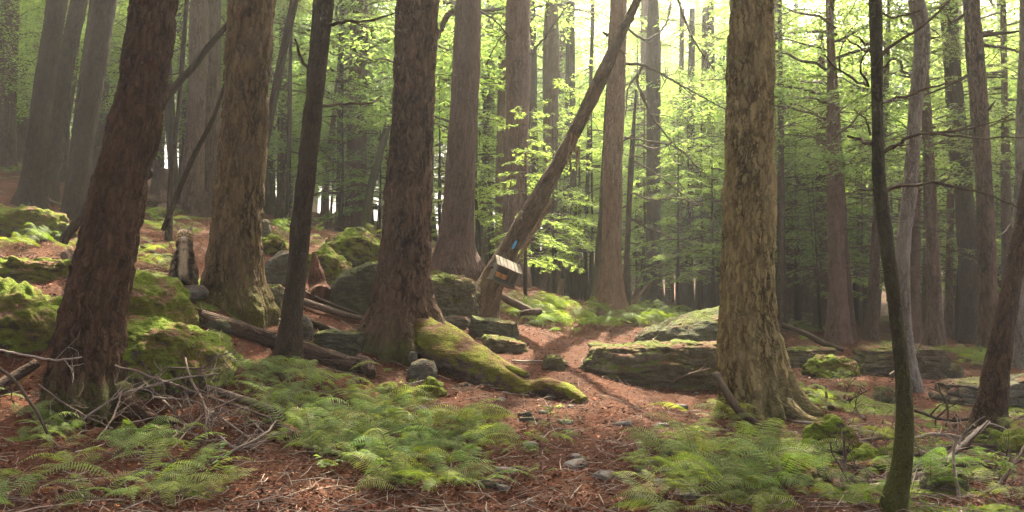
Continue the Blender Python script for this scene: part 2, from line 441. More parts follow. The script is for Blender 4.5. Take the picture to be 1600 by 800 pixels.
# ------------------------------------------------------------------ ground sheet
def moss_mask(x, y):
    q = np.stack([x, y, np.zeros_like(x)], 1)
    m = .04 * smooth(2.0, 4.5, x) + .35 * smooth(-2.2, -3.2, x) * smooth(8.6, 9.4, y) * smooth(12.5, 11, y) + fbm(q * .9 + 3.1, 4, 21) + .5 * fbm(q * 3.3, 3, 25)
    path = np.abs(x - (.6 + .05 * (y - 8))) / (.5 + .09 * y)          # the trodden line up the middle keeps its needles
    return m - .45 * np.exp(-path ** 2)
def build_ground():
    ys = np.concatenate([np.linspace(-16, 3.4, 26)[:-1], np.geomspace(3.4, 230, 640)])
    n = 520
    u = np.linspace(-1, 1, n)
    half = 10 + .85 * np.abs(ys)
    X = np.sign(u)[None] * (np.abs(u)[None] ** 1.5) * half[:, None]
    Yg = np.repeat(ys[:, None], n, 1)
    x, y = X.ravel(), Yg.ravel()
    z = terrain(x, y)
    q = np.stack([x, y, z], 1)
    near = np.exp(-np.maximum(y, 0) / 25)
    mm = moss_mask(x, y)
    mk = smooth(.26, .5, mm)
    z = z + near * (.028 * fbm(q * 9, 3, 31) + mk * .03 * (.5 + np.abs(fbm(q * 6, 2, 35))))
    v = np.stack([x, y, z], 1)
    k = len(ys)
    i = np.arange(k - 1)[:, None] * n; j = np.arange(n - 1)[None]
    f = np.stack([i + j, i + j + 1, i + n + j + 1, i + n + j], 2).reshape(-1, 4)
    m, nt, b = newmat('forest_floor')
    co = nd(nt, 'ShaderNodeTexCoord').outputs['Object']
    at = nd(nt, 'ShaderNodeAttribute', attribute_name='moss')
    n1 = noise(nt, co, 1.7, 5, .6); n2 = noise(nt, co, 26, 5, .7); n3 = noise(nt, vmul(nt, co, (70, 70, 40)), 1, 3, .6)
    c = mixc(nt, ramp(nt, n2, [(.3, (0, 0, 0)), (.68, (1, 1, 1))]), (.022, .008, .004), (.105, .036, .014))
    c = mixc(nt, ramp(nt, n1, [(.42, (0, 0, 0)), (.62, (.6, .6, .6))]), c, (.06, .03, .018))
    c = mixc(nt, ramp(nt, n3, [(.62, (0, 0, 0)), (.72, (.75, .75, .75))]), c, (.20, .095, .055))
    mc = mixc(nt, ramp(nt, n2, [(.3, (0, 0, 0)), (.7, (1, 1, 1))]), (.05, .07, .012), (.125, .145, .025))
    mk_ = ramp(nt, mth(nt, 'ADD', at.outputs['Fac'], mth(nt, 'MULTIPLY', mth(nt, 'SUBTRACT', n2, .5), .9)), [(.42, (0, 0, 0)), (.6, (1, 1, 1))])
    c = mixc(nt, mk_, c, mc)
    nt.links.new(c, b.inputs['Base Color']); b.inputs['Roughness'].default_value = .9; b.inputs['Specular IOR Level'].default_value = .08
    bp = nd(nt, 'ShaderNodeBump'); bp.inputs['Strength'].default_value = 1; bp.inputs['Distance'].default_value = .03
    nt.links.new(mth(nt, 'ADD', n2, mth(nt, 'MULTIPLY', n3, .6)), bp.inputs['Height']); nt.links.new(bp.outputs[0], b.inputs['Normal'])
    me = mesh_np('ground', v, f, None, [m], True, None, {'moss': ('FLOAT', mk)})
    kind(obj('ground', me), 'structure')
build_ground()

# ------------------------------------------------------------------ crowns (shared meshes, several kinds)
def rnd_dirs(rs, n, zspread=.3):
    a = rs.uniform(0, 2 * math.pi, n)
    d = np.stack([np.cos(a), np.sin(a), rs.normal(0, zspread, n)], 1)
    return d / np.linalg.norm(d, axis=1, keepdims=True)

def needle_boughs(g, rs, z0, z1, rmax, nb, leaf=(.065, .026), twig_step=.13, low_bare=0, topfrac=.25, up=.12, droop=.42, side=None):
    """tiers of drooping conifer boughs: a stick, flat side sprays and many small leaf faces"""
    for k in range(nb):
        t = rs.uniform(0, 1) ** .9
        h = z0 + (z1 - z0) * t
        L = rmax * (topfrac + (1 - topfrac) * (1 - t) ** .75) * rs.uniform(.55, 1.08)
        az = rs.uniform(0, 2 * math.pi) if side is None else rs.normal(side, .9)
        ca, sa = math.cos(az), math.sin(az)
        m = max(6, int(L / .18))
        tt = np.linspace(0, 1, m)
        wob = np.cumsum(rs.normal(0, .035, m)) * L * .35
        rad = tt * L
        zz = h + L * (up * tt - droop * tt ** 2) + rs.normal(0, .012, m)
        pts = np.stack([ca * rad - sa * wob, sa * rad + ca * wob, zz], 1)
        g.tube(pts, .006 + .011 * L * (1 - tt) ** 1.1, 4, 0)
        ntw = int(L / twig_step)
        C = []; D = []; N = []; LL = []; WW = []
        for q in range(ntw):
            f = .18 + .82 * (q + rs.uniform(0, 1)) / ntw
            p = np.array([np.interp(f, tt, pts[:, c]) for c in range(3)])
            tl = L * .30 * (1.05 - abs(f - .45) * 1.15) * rs.uniform(.55, 1.1)
            for sgn in (-1, 1):
                if rs.rand() < .16: continue
                ang = az + sgn * R(rs.uniform(38, 72))
                nl = max(4, int(tl / .032))
                w = np.linspace(.06, 1, nl)
                base = p + np.stack([np.cos(ang) * w * tl, np.sin(ang) * w * tl, -.30 * tl * w ** 1.7 + rs.normal(0, .012, nl)], 1)
                for s2 in (-1, 1):
                    a2 = ang + s2 * rs.uniform(.5, 1.15, nl)
                    d = np.stack([np.cos(a2), np.sin(a2), rs.normal(-.18, .22, nl)], 1)
                    C.append(base); D.append(d)
                    N.append(np.stack([rs.normal(0, .3, nl), rs.normal(0, .3, nl), np.ones(nl)], 1))
                    LL.append(leaf[0] * rs.uniform(.6, 1.3, nl)); WW.append(leaf[1] * rs.uniform(.7, 1.3, nl))
        D = np.concatenate(D); D /= np.linalg.norm(D, axis=1, keepdims=True)
        N = np.concatenate(N); N /= np.linalg.norm(N, axis=1, keepdims=True)
        g.kites(np.concatenate(C), D, N, np.concatenate(LL), np.concatenate(WW), 1)

def broad_layers(g, rs, z0, z1, rmax, nlimb, leaf=(.10, .06), per=70, disc=.55, shape='egg'):
    """rising limbs that carry flat layered sprays of leaves"""
    for k in range(nlimb):
        t = (k + rs.uniform(0, 1)) / nlimb
        h = z0 + (z1 - z0) * t
        env = math.sin(math.pi * min(1, .18 + .82 * t)) ** .7 if shape == 'egg' else (1 - t) ** .6 + .15
        L = rmax * env * rs.uniform(.5, 1.1) + .25
        az = rs.uniform(0, 2 * math.pi)
        m = max(5, int(L / .22)); tt = np.linspace(0, 1, m)
        wob = np.cumsum(rs.normal(0, .05, m)) * L * .4
        pts = np.stack([math.cos(az) * tt * L - math.sin(az) * wob, math.sin(az) * tt * L + math.cos(az) * wob,
                        h + L * (.42 * tt - .28 * tt ** 2) + rs.normal(0, .02, m)], 1)
        g.tube(pts, .005 + .010 * L * (1 - tt), 4, 0)
        ncl = max(2, int(L / .32))
        for q in range(ncl):
            f = .3 + .7 * (q + rs.uniform(0, 1)) / ncl
            p = np.array([np.interp(f, tt, pts[:, c]) for c in range(3)])
            off = rs.normal(0, .22, 3) * np.array([1, 1, .5]) * (.4 + L * .35)
            p2 = p + off
            g.tube(np.stack([p, (p + p2) / 2 + rs.normal(0, .03, 3), p2]), [.006, .005, .003], 3, 0)
            n = int(per * rs.uniform(.5, 1.3))
            rr = disc * np.sqrt(rs.uniform(0, 1, n)) * rs.uniform(.6, 1.2)
            a = rs.uniform(0, 2 * math.pi, n)
            tilt = rs.normal(0, .22, 2)
            c = p2 + np.stack([np.cos(a) * rr, np.sin(a) * rr * .75, tilt[0] * np.cos(a) * rr + tilt[1] * np.sin(a) * rr + rs.normal(0, .05, n) - .15 * rr], 1)
            d = np.stack([np.cos(a + rs.normal(0, .6, n)), np.sin(a + rs.normal(0, .6, n)), rs.normal(-.2, .25, n)], 1)
            d /= np.linalg.norm(d, axis=1, keepdims=True)
            nn = np.stack([rs.normal(0, .35, n), rs.normal(0, .35, n), np.ones(n)], 1); nn /= np.linalg.norm(nn, axis=1, keepdims=True)
            g.kites(c, d, nn, leaf[0] * rs.uniform(.6, 1.25, n), leaf[1] * rs.uniform(.7, 1.2, n), 1)

def dead_twigs(g, rs, z0, z1, rmax, nb, m=0):
    """bare lower branches with fine side twigs"""
    for k in range(nb):
        h = rs.uniform(z0, z1); L = rmax * rs.uniform(.35, 1)
        az = rs.uniform(0, 2 * math.pi)
        n = 7; tt = np.linspace(0, 1, n)
        wob = np.cumsum(rs.normal(0, .05, n)) * L * .5
        pts = np.stack([math.cos(az) * tt * L - math.sin(az) * wob, math.sin(az) * tt * L + math.cos(az) * wob, h + L * (.1 * tt - .35 * tt ** 2) + np.cumsum(rs.normal(0, .02, n)) * L], 1)
        g.tube(pts, .003 + .006 * L * (1 - tt), 4, m)
        for q in range(int(L * 7)):
            f = rs.uniform(.2, 1); p = np.array([np.interp(f, tt, pts[:, c]) for c in range(3)])
            a2 = az + rs.choice([-1, 1]) * rs.uniform(.5, 1.2); l2 = L * .3 * rs.uniform(.4, 1.1)
            e = p + np.array([math.cos(a2), math.sin(a2), rs.normal(-.25, .25)]) * l2
            mid = (p + e) / 2 + rs.normal(0, .04, 3)
            g.tube(np.stack([p, mid, e]), [.004, .003, .0015], 3, m)

CROWNS = {}
def crown_mesh(key):
    if key in CROWNS: return CROWNS[key]
    rs = np.random.RandomState(sum(map(ord, key)) * 7 + 3)
    g = Geo()
    leaf = LEAF_HEM
    if key == 'tall_a':   needle_boughs(g, rs, 0, 11, 3.2, 46)
    elif key == 'tall_b': needle_boughs(g, rs, 0, 9, 3.6, 44)
    elif key == 'mid_a':  needle_boughs(g, rs, 0, 8, 3.0, 40)
    elif key == 'mid_b':  needle_boughs(g, rs, 0, 8, 3.2, 40, leaf=(.075, .03))
    elif key == 'young_a': needle_boughs(g, rs, 0, 5.5, 1.9, 40)
    elif key == 'broad_a': broad_layers(g, rs, 0, 5, 2.1, 38, leaf=(.075, .042), per=80, disc=.6); leaf = LEAF_BRIGHT
    elif key == 'broad_b': broad_layers(g, rs, 0, 8.5, 3.2, 46, leaf=(.11, .065), per=48, disc=.65); leaf = LEAF_BROAD
    elif key == 'broad_c': broad_layers(g, rs, 0, 8, 3.8, 44, leaf=(.13, .08), per=44, disc=.8); leaf = LEAF_BROAD
    elif key == 'broad_e': broad_layers(g, rs, 0, 8.5, 3.4, 56, leaf=(.11, .065), per=42, disc=.7); leaf = LEAF_BROAD
    elif key == 'broad_d': needle_boughs(g, rs, 0, 4.2, 1.8, 30, leaf=(.062, .026), up=.1, droop=.3); leaf = LEAF_BRIGHT
    CROWNS[key] = g.mesh('crown_' + key, [TWIG_DARK, leaf])
    return CROWNS[key]

# ------------------------------------------------------------------ trunks
def trunk_mesh(name, path, origin, mat, nseg=20, fine=6.0, ds=.06, plate=(9, 9, 1.5), amp=.012, flare=.3, flare_h=.35, roots=(), seed=0, lump=.03, top_ds=.5):
    """path: (K,4) points of the axis with radius, from the foot upwards"""
    path = np.asarray(path, float)
    sl = np.linalg.norm(np.diff(path[:, :3], axis=0), axis=1).sum()
    s = np.concatenate([np.arange(0, min(fine, sl), ds), np.arange(min(fine, sl), sl, top_ds), [sl * .9999]])
    P4, _ = catmull(path, s)
    pts, r = P4[:, :3], np.maximum(P4[:, 3], .004)
    t, N, B = frames(pts)
    th = np.arange(nseg) / nseg * 2 * math.pi
    c, sn = np.cos(th)[None], np.sin(th)[None]
    sg = s - .35                                     # the foot is 35 cm below the ground line
    sgc = np.maximum(sg, 0)
    k = 1 + flare * np.exp(-sgc / flare_h)[:, None] * np.ones_like(c)
    for (deg, a, w, hf) in roots:
        dth = np.angle(np.exp(1j * (th - R(deg))))[None]
        k = k + a * np.exp(-(dth / w) ** 2) * np.exp(-sgc / hf)[:, None]
    rr = r[:, None] * k
    bk = np.stack([r[:, None] * c + seed * 3.7, r[:, None] * sn + seed, np.repeat(sg[:, None], nseg, 1)], 2).reshape(-1, 3)
    d = lump * fbm(bk * np.array([2.2, 2.2, .9]), 3, seed) * 1.0
    if amp > 0:
        w = bk + .05 * np.stack([vnoise(bk * 5, seed + 3), vnoise(bk * 5 + 9, seed + 4), 2.5 * vnoise(bk * 5 + 20, seed + 5)], 1)
        f1, f2 = worley(w * np.array(plate) * 1.5, seed)
        d = d + amp * (smooth(0, .35, f2 - f1 + .25 * vnoise(bk * np.array([8, 8, 4]), seed + 12)) - .6) + amp * 1.0 * fbm(w * np.array([24, 24, 6]), 3, seed + 8)
    rr = rr + (d * 1.0).reshape(rr.shape) * np.minimum(1, r[:, None] / .1)
    v = pts[:, None] + rr[..., None] * (c[..., None] * N[:, None] + sn[..., None] * B[:, None])
    n = len(s)
    i = np.arange(n - 1)[:, None] * nseg; j = np.arange(nseg)[None]; j2 = (j + 1) % nseg
    q = np.stack([i + j, i + j2, i + nseg + j2, i + nseg + j], 2).reshape(-1, 4)
    return mesh_np(name, v.reshape(-1, 3) - origin, q, None, [mat], True, None, {'bk': ('FLOAT_VECTOR', bk)})

def px_path(pts, Y, H=None, dY=0.0, taper=.03):
    """pts: (px, py, width px) from the foot upwards at distance Y; goes on past the last point up to height H"""
    n = len(pts)
    out = []
    for k, (a, b, w) in enumerate(pts):
        y = Y + dY * k / max(1, n - 1)
        out.append([*P(a, b, y), pxm(w, y) / 2])
    out = np.array(out)
    d0 = out[1, :3] - out[0, :3]; d0 /= np.linalg.norm(d0)
    foot = out[0].copy()
    foot[2] = tz(foot[0], foot[1])
    if out[1, 2] < foot[2] + .1: foot[2] = out[1, 2] - .3
    low = foot.copy(); low[:3] -= d0 * .35
    out = np.vstack([low, foot, out[1:]])
    if H:
        top = out[-1]; d = out[-1, :3] - out[-2, :3]; d /= np.linalg.norm(d)
        rest = H - (top[2] - foot[2])
        if rest > 1:
            for f in (.25, .6, 1.0):
                d2 = d * (1 - .4 * f) + np.array([0, 0, 1]) * .4 * f; d2 /= np.linalg.norm(d2)
                out = np.vstack([out, [*(top[:3] + d2 * rest * f), top[3] * (1 - f) + taper * f]])
    return out, foot[:3].copy()

def px_branch(parent, origin, pts, Y, mat, name='branch', rs=None, yj=.25, twigs=0, w0=None):
    """one bare branch drawn as (px, py, width px), swaying a little in depth"""
    rs = rs or np.random.RandomState(int(pts[0][0] * 7 + pts[0][1]))
    yy = Y + np.cumsum(rs.normal(0, yj, len(pts))) * .5; yy[0] = Y
    p4 = np.array([[*P(a, b, y), pxm(w, y) / 2] for (a, b, w), y in zip(pts, yy)])
    L = np.linalg.norm(np.diff(p4[:, :3], axis=0), axis=1).sum()
    s = np.linspace(0, L * .9999, max(6, int(L / .06)))
    q, _ = catmull(p4, s)
    q[1:, :3] += rs.normal(0, .006, (len(q) - 1, 3))
    g = Geo()
    g.tube(q[:, :3] - origin, np.maximum(q[:, 3], .002), 7, 0)
    for k in range(twigs):
        i = rs.randint(len(q) // 4, len(q)); p = q[i, :3] - origin
        d = q[min(i + 1, len(q) - 1), :3] - q[i - 1, :3]; d /= np.linalg.norm(d)
        d = d * .6 + rs.normal(0, .6, 3); d /= np.linalg.norm(d); l = L * rs.uniform(.08, .3)
        m1 = p + d * l * .5 + rs.normal(0, .03 * L, 3) * .5; e = p + d * l + np.array([0, 0, rs.normal(-.03, .05)]) * L
        g.tube(np.stack([p, m1, e]), [max(.002, q[i, 3] * .55), max(.0016, q[i, 3] * .4), .0012], 5, 0)
    return obj(name, g.mesh(name, [mat], True), parent)

TREES = []
def tree(label, pts, Y, bark_m, group=None, H=18, dY=0.0, nseg=24, fine=6.5, ds=.08, amp=.008, crown=None, crown_z=7.5, crown_s=1.0, crown_rot=0, branches=(), bmat=None, name='tree', cat='tree', **kw):
    path, org = px_path(pts, Y, H, dY)
    t = empty(name, org, label, cat, group)
    t['kind'] = 'thing'
    obj('trunk', trunk_mesh('trunk', path, org, bark_m, nseg=nseg, fine=fine, ds=ds, amp=amp, seed=len(TREES) + 1, **kw), t)
    if crown:
        zi = org[2] + crown_z
        k = np.searchsorted(path[:, 2], zi); k = min(max(k, 1), len(path) - 1)
        f = (zi - path[k - 1, 2]) / (path[k, 2] - path[k - 1, 2] + 1e-6)
        p = path[k - 1, :3] * (1 - f) + path[k, :3] * f - org
        c = obj('crown', crown_mesh(crown), t, p)
        c.rotation_euler = (0, 0, crown_rot); c.scale = (crown_s, crown_s, crown_s)
    for b in branches:
        if isinstance(b, dict): px_branch(t, org, b['p'], b.get('Y', Y), b.get('m', bmat or bark_m), twigs=b.get('t', 0))
        else: px_branch(t, org, b, Y, bmat or bark_m)
    TREES.append((org[0], org[1]))
    return t
# ------------------------------------------------------------------ the big trunks of the foreground
HERO = dict(nseg=128, ds=.02, fine=6.2, amp=.026, lump=.028, H=21)
tree('thick dark reddish trunk in the left foreground, leaning right, with brush piled at its foot',
     [(142, 648, 100), (140, 600, 98), (143, 500, 92), (166, 400, 86), (186, 300, 82), (210, 200, 77), (228, 100, 74), (241, 0, 70)], 8.7, BARK_FRONT,
     crown='tall_a', crown_z=8.5, crown_s=1.5, roots=[(60, .6, .28, .35), (110, .4, .18, .4), (145, .5, .2, .3), (190, .35, .15, .4), (220, .6, .2, .32), (285, .8, .28, .3), (0, .4, .4, .3)], flare=.14, **HERO)
tree('thick warm brown trunk standing just right of the seated cat',
     [(362, 494, 98), (364, 440, 86), (366, 400, 80), (372, 300, 75), (381, 200, 73), (386, 100, 71), (394, 0, 71)], 11.3, BARK_BROWN,
     crown='tall_b', crown_z=9.0, crown_s=1.5, crown_rot=1.0, roots=[(70, .4, .3, .4), (150, .35, .3, .3), (230, .4, .3, .3), (290, .35, .3, .3)], flare=.18, **HERO)
tree('thick reddish brown trunk at mid left whose long mossy root runs toward the path',
     [(630, 545, 116), (629, 510, 106), (629, 470, 90), (633, 400, 77), (639, 300, 72), (645, 200, 67), (649, 100, 65), (652, 0, 66)], 11.9, BARK_RED,
     crown='tall_a', crown_z=9.0, crown_s=1.5, crown_rot=2.2, roots=[(95, .85, .24, .22), (135, .35, .16, .35), (165, .3, .13, .5), (195, .45, .16, .4), (225, .3, .14, .5), (262, .6, .3, .4), (330, .4, .3, .3)], flare=.12, **HERO)
tree('thick straight tan trunk with flaking bark right of the big layered boulder',
     [(1182, 660, 100), (1180, 620, 96), (1173, 560, 98), (1169, 500, 88), (1168, 400, 80), (1171, 300, 77), (1173, 200, 73), (1174, 100, 71), (1175, 0, 70)], 10.5, BARK_TAN,
     crown='tall_b', crown_z=7.5, crown_s=1.5, crown_rot=.4, roots=[(95, .35, .2, .35), (140, .25, .14, .5), (168, .5, .17, .45), (200, .35, .14, .5), (228, .4, .14, .4), (255, .9, .2, .35), (290, .5, .2, .3), (20, .4, .4, .3)], flare=.08, **HERO)
MED = dict(nseg=56, ds=.035, fine=7.5, amp=.009)
tree('slender dark trunk between the two thick left trunks, its foot among ferns',
     [(450, 556, 38), (455, 500, 33), (466, 400, 31), (476, 300, 30), (486, 200, 29), (496, 100, 30), (506, 0, 30)], 10.4, BARK_DARK, H=14,
     crown='young_a', crown_z=6.5, branches=[[(508, 40, 7), (540, 34, 5), (580, 32, 4), (617, 20, 2)], [(480, 105, 5), (468, 85, 5), (462, 60, 3)], [(502, 165, 5), (545, 162, 4), (580, 160, 3), (598, 150, 2)],
     [(497, 190, 5), (494, 195, 4)]], bmat=TWIG_DARK, **MED)
tree('straight purplish trunk behind the mossy boulder, left of the leaning dead trunk',
     [(712, 416, 62), (712, 390, 55), (718, 300, 48), (723, 200, 44), (729, 100, 43), (732, 0, 41)], 18, BARK_PURPLE, H=22, crown='tall_b', crown_z=15, crown_s=.8, crown_rot=3.3,
     branches=[{'p': [(707, 18, 10), (697, 28, 10), (690, 45, 8), (684, 60, 6)]}, {'p': [(745, 15, 4), (770, 30, 3), (800, 62, 2)], 'm': TWIG_DARK, 't': 4}], roots=[(90, .3, .4, .4), (270, .3, .4, .4), (180, .2, .3, .4)], **MED)
tree('reddish trunk behind the leafy saplings, just left of the leaning dead trunk\'s middle',
     [(802, 466, 46), (804, 400, 42), (807, 250, 39), (809, 150, 38), (810, 0, 38)], 19.5, BARK_PURPLE, H=24, crown='mid_a', crown_z=11.5, crown_rot=1.3,
     branches=[{'p': [(824, 90, 4), (850, 60, 3), (885, 10, 2)], 'm': TWIG_DARK, 't': 5}, {'p': [(795, 45, 3), (775, 70, 2), (760, 100, 2)], 'm': TWIG_DARK, 't': 4}], **MED)
tree('straight orange brown trunk that the leaning dead trunk crosses near the top',
     [(952, 482, 46), (955, 420, 33), (956, 300, 31), (960, 200, 30), (963, 100, 28), (967, 0, 27)], 18.5, BARK_ORANGE, H=24, crown='tall_b', crown_z=13, crown_s=.9, crown_rot=4.0,
     branches=[{'p': [(975, 100, 5), (1000, 101, 5), (1020, 108, 4), (1045, 122, 4), (1085, 145, 3), (1135, 172, 2)], 'm': TWIG_DARK, 't': 16},
               {'p': [(1004, 103, 5), (996, 118, 5), (1010, 165, 4), (1040, 210, 3), (1065, 238, 2)], 'm': TWIG_DARK, 't': 14},
               {'p': [(997, 115, 4), (983, 135, 3), (978, 180, 2)], 'm': TWIG_DARK, 't': 3},
               {'p': [(975, 40, 4), (1010, 62, 4), (1035, 45, 3), (1050, 5, 2)], 'm': TWIG_DARK, 't': 8},
               {'p': [(978, -60, 5), (1050, -20, 4), (1070, 30, 4), (1085, 65, 3), (1118, 112, 2)], 'm': TWIG_DARK, 't': 12},
               {'p': [(975, 215, 3), (1010, 220, 3), (1060, 232, 2), (1090, 262, 2)], 'm': TWIG_DARK, 't': 10}], roots=[(90, .3, .3, .4), (270, .3, .3, .4)], **MED)
tree('pale hazy trunk with knotty bumps high behind the leaning dead trunk',
     [(866, 470, 32), (868, 330, 28), (872, 170, 26), (876, 60, 25), (879, 0, 24)], 31, BARK_FAR, H=24, crown='mid_b', crown_z=9, lump=.1, nseg=30, ds=.1, fine=12)
# right side
BENT_Y = float(ground_hit(1388, 806, 3.5)[1])
MOSSY = dict(nseg=44, ds=.025, fine=4.6, amp=.005)
tree('thin bent dark trunk covered in moss, closest to the camera at right',
     [(1388, 812, 36), (1398, 780, 34), (1409, 730, 29), (1413, 680, 27), (1411, 600, 26), (1401, 500, 24), (1391, 420, 22), (1382, 350, 22), (1374, 280, 21), (1371, 200, 19), (1370, 100, 20), (1368, 0, 22)], BENT_Y, BARK_MOSSY, H=9,
     branches=[[(1362, 70, 5), (1350, 66, 4), (1336, 57, 2)], [(1360, 80, 4), (1342, 75, 3), (1322, 57, 2)],
               [(1356, 132, 5), (1330, 122, 4), (1310, 108, 3), (1290, 86, 2)], [(1312, 110, 3), (1315, 75, 2), (1340, 35, 1.5)], [(1357, 135, 4), (1345, 100, 3), (1356, 75, 2)],
               [(1362, 225, 7), (1345, 217, 5), (1322, 212, 4)], [(1360, 210, 4), (1350, 185, 3), (1333, 170, 1.5)],
               [(1380, 238, 7), (1400, 228, 6), (1422, 215, 5), (1450, 209, 4), (1490, 213, 4), (1540, 215, 3), (1610, 213, 2)], [(1440, 209, 4), (1500, 203, 3), (1560, 190, 2), (1585, 178, 1.5)], [(1384, 236, 5), (1405, 228, 4), (1421, 226, 2)],
               [(1380, 302, 7), (1400, 292, 6), (1430, 289, 5), (1465, 287, 5), (1500, 294, 4), (1550, 307, 3), (1600, 330, 2)], [(1462, 288, 4), (1478, 282, 3), (1484, 275, 2)], [(1364, 297, 4), (1345, 298, 3), (1325, 302, 2)],
               [(1376, 88, 6), (1400, 68, 5), (1430, 48, 5), (1462, 25, 4), (1492, -5, 3)], [(1376, 160, 5), (1405, 152, 4), (1440, 143, 4), (1480, 128, 3), (1515, 118, 2)], [(1376, 108, 4), (1390, 95, 3), (1400, 90, 2)], [(1376, 20, 4), (1400, 28, 3), (1440, 15, 2)]], bmat=TWIG_DARK, **MOSSY)
tree('pale grey crooked trunk directly behind the thin mossy bent trunk',
     [(1424, 570, 24), (1412, 480, 21), (1410, 400, 21), (1420, 300, 22), (1428, 200, 22), (1437, 100, 22), (1440, 50, 23), (1432, 0, 23)], 12.5, BARK_GREY, H=15, crown='tall_b', crown_z=7.5, crown_s=1.2, lump=.05, **MED)
tree('reddish trunk at right with a sunlit left edge and short broken stubs',
     [(1546, 556, 32), (1545, 480, 28), (1540, 350, 26), (1532, 200, 25), (1525, 100, 26), (1517, 0, 25)], 16.5, BARK_RED, H=18, crown='tall_b', crown_z=7.5, crown_s=1.3,
     branches=[[(1534, 55, 8), (1565, 52, 6), (1595, 49, 3)], [(1534, 70, 6), (1570, 75, 4), (1600, 84, 3)], [(1530, 52, 5), (1552, 48, 3)], [(1512, 118, 5), (1490, 130, 4), (1440, 150, 3), (1385, 160, 2)],
               [(1520, 195, 4), (1490, 205, 3), (1455, 212, 2)], [(1540, 175, 6), (1550, 165, 4), (1555, 157, 2)], [(1534, 122, 4), (1570, 121, 2)], [(1510, 20, 5), (1485, 34, 5), (1480, 25, 2)]], bmat=TWIG_DARK, **MED)
tree('leaning rough trunk at the right edge with a sunlit left side',
     [(1544, 694, 52), (1549, 640, 43), (1557, 580, 40), (1570, 500, 34), (1585, 420, 30), (1602, 330, 28), (1622, 200, 26), (1640, 60, 24)], 9.3, BARK_FRONT, H=14,
     crown='tall_a', crown_z=6.5, crown_s=1.1, roots=[(90, .6, .4, .25), (200, .3, .3, .3), (270, .3, .3, .2)],
     branches=[[(1600, 340, 4), (1580, 352, 3), (1566, 366, 2)]], bmat=TWIG_PALE, **MED)
tree('trunk cut by the right edge of the photo, behind the leaning rough trunk',
     [(1598, 580, 22), (1594, 400, 19), (1597, 200, 17), (1600, 60, 15)], 15, BARK_GREY, H=15, crown='mid_b', crown_z=7.5, crown_rot=1, **MED)
tree('broad very dark trunk in the gloom left of the sunlit edged trunk',
     [(1519, 548, 34), (1516, 450, 31), (1508, 330, 29), (1497, 220, 28), (1488, 100, 26), (1482, 0, 25)], 21, BARK_DARK, H=19, crown='mid_a', crown_z=7, **MED)
tree('added trunk out of sight behind the thick tan trunk, its crown shading the foreground ferns',
     [(1188, 560, 26), (1186, 400, 22), (1184, 200, 20), (1182, 0, 18)], 16, BARK_PURPLE, H=21, crown='tall_b', crown_z=8.5, crown_s=1.55, crown_rot=2, **MED)  # unseen tree, added so its crown shades the ferns in front
# left slope
tree('dark slanted trunk, left one of the close pair on the far left slope',
     [(44, 322, 38), (50, 280, 31), (62, 180, 30), (78, 80, 29), (90, 0, 30)], 17, BARK_DARK, H=19, crown='tall_a', crown_z=9, roots=[(60, .5, .4, .2), (290, .5, .4, .2)], **MED)
tree('dark slanted trunk, right one of the close pair on the far left slope',
     [(74, 306, 30), (80, 240, 26), (96, 140, 25), (112, 60, 25), (124, 0, 25)], 18, BARK_DARK, H=19, crown='mid_b', crown_z=9.5, **MED)
tree('dark slanted trunk right of the close pair, nearest the leaning front trunk',
     [(118, 346, 34), (124, 280, 29), (138, 180, 29), (154, 80, 29), (166, 0, 30)], 15.3, BARK_DARK, H=17, crown='mid_a', crown_z=8.5, **MED)
tree('pale reddish trunk behind the close pair of dark slanted trunks',
     [(90, 278, 22), (98, 200, 20), (112, 100, 18), (120, 0, 17)], 24, BARK_RED, H=19, crown='mid_b', crown_z=9, nseg=30)
tree('very thin dark trunk in front of the pale reddish one on the left slope',
     [(100, 318, 9), (112, 240, 8), (124, 140, 8), (136, 60, 8), (144, 0, 8)], 16.5, BARK_DARK, H=11, nseg=14, amp=0,
     branches=[[(137, 60, 4), (143, 40, 3), (150, 10, 2)]], bmat=TWIG_DARK)
tree('thin dark sapling stem just left of the dark trunk by the leaning front trunk',
     [(102, 318, 10), (108, 280, 8), (118, 200, 7), (128, 120, 6), (136, 80, 5)], 15.6, BARK_DARK, H=5.5, nseg=14, amp=0)
tree('hazy trunk glimpsed between the dark slanted trunks and the leaning front trunk',
     [(148, 290, 22), (155, 200, 20), (163, 110, 19), (170, 0, 18)], 26, BARK_FAR, H=20, crown='mid_a', crown_z=8, nseg=30)
tree('broad pinkish trunk cut by the left edge of the photo',
     [(8, 252, 30), (10, 160, 28), (14, 60, 26), (16, 0, 25)], 26, BARK_PURPLE, H=21, crown='mid_b', crown_z=9, nseg=30)
tree('broad hazy trunk up the slope behind the cat, left one of two that touch',
     [(300, 336, 34), (303, 250, 31), (308, 150, 29), (312, 0, 27)], 21, BARK_FAR, H=21, crown='mid_a', crown_z=4.5, crown_s=1.2, nseg=40, ds=.06, lump=.06)
tree('hazy trunk up the slope behind the cat, right one of two that touch',
     [(328, 338, 34), (330, 250, 28), (332, 150, 26), (333, 0, 25)], 21.4, BARK_FAR, H=20, crown='mid_b', crown_z=5.2, nseg=40, ds=.06, lump=.05)
tree('thin dark stem rising above the cat between the two thick left trunks',
     [(264, 345, 10), (268, 270, 8), (278, 180, 7), (286, 80, 7), (292, 0, 6)], 15, BARK_DARK, H=10, nseg=14, amp=0)
tree('pinkish hazy trunk right beside the leaning front trunk, up the slope',
     [(246, 310, 18), (249, 230, 16), (253, 120, 15), (256, 0, 14)], 29, BARK_PURPLE, H=20, crown='mid_a', crown_z=8, nseg=30)
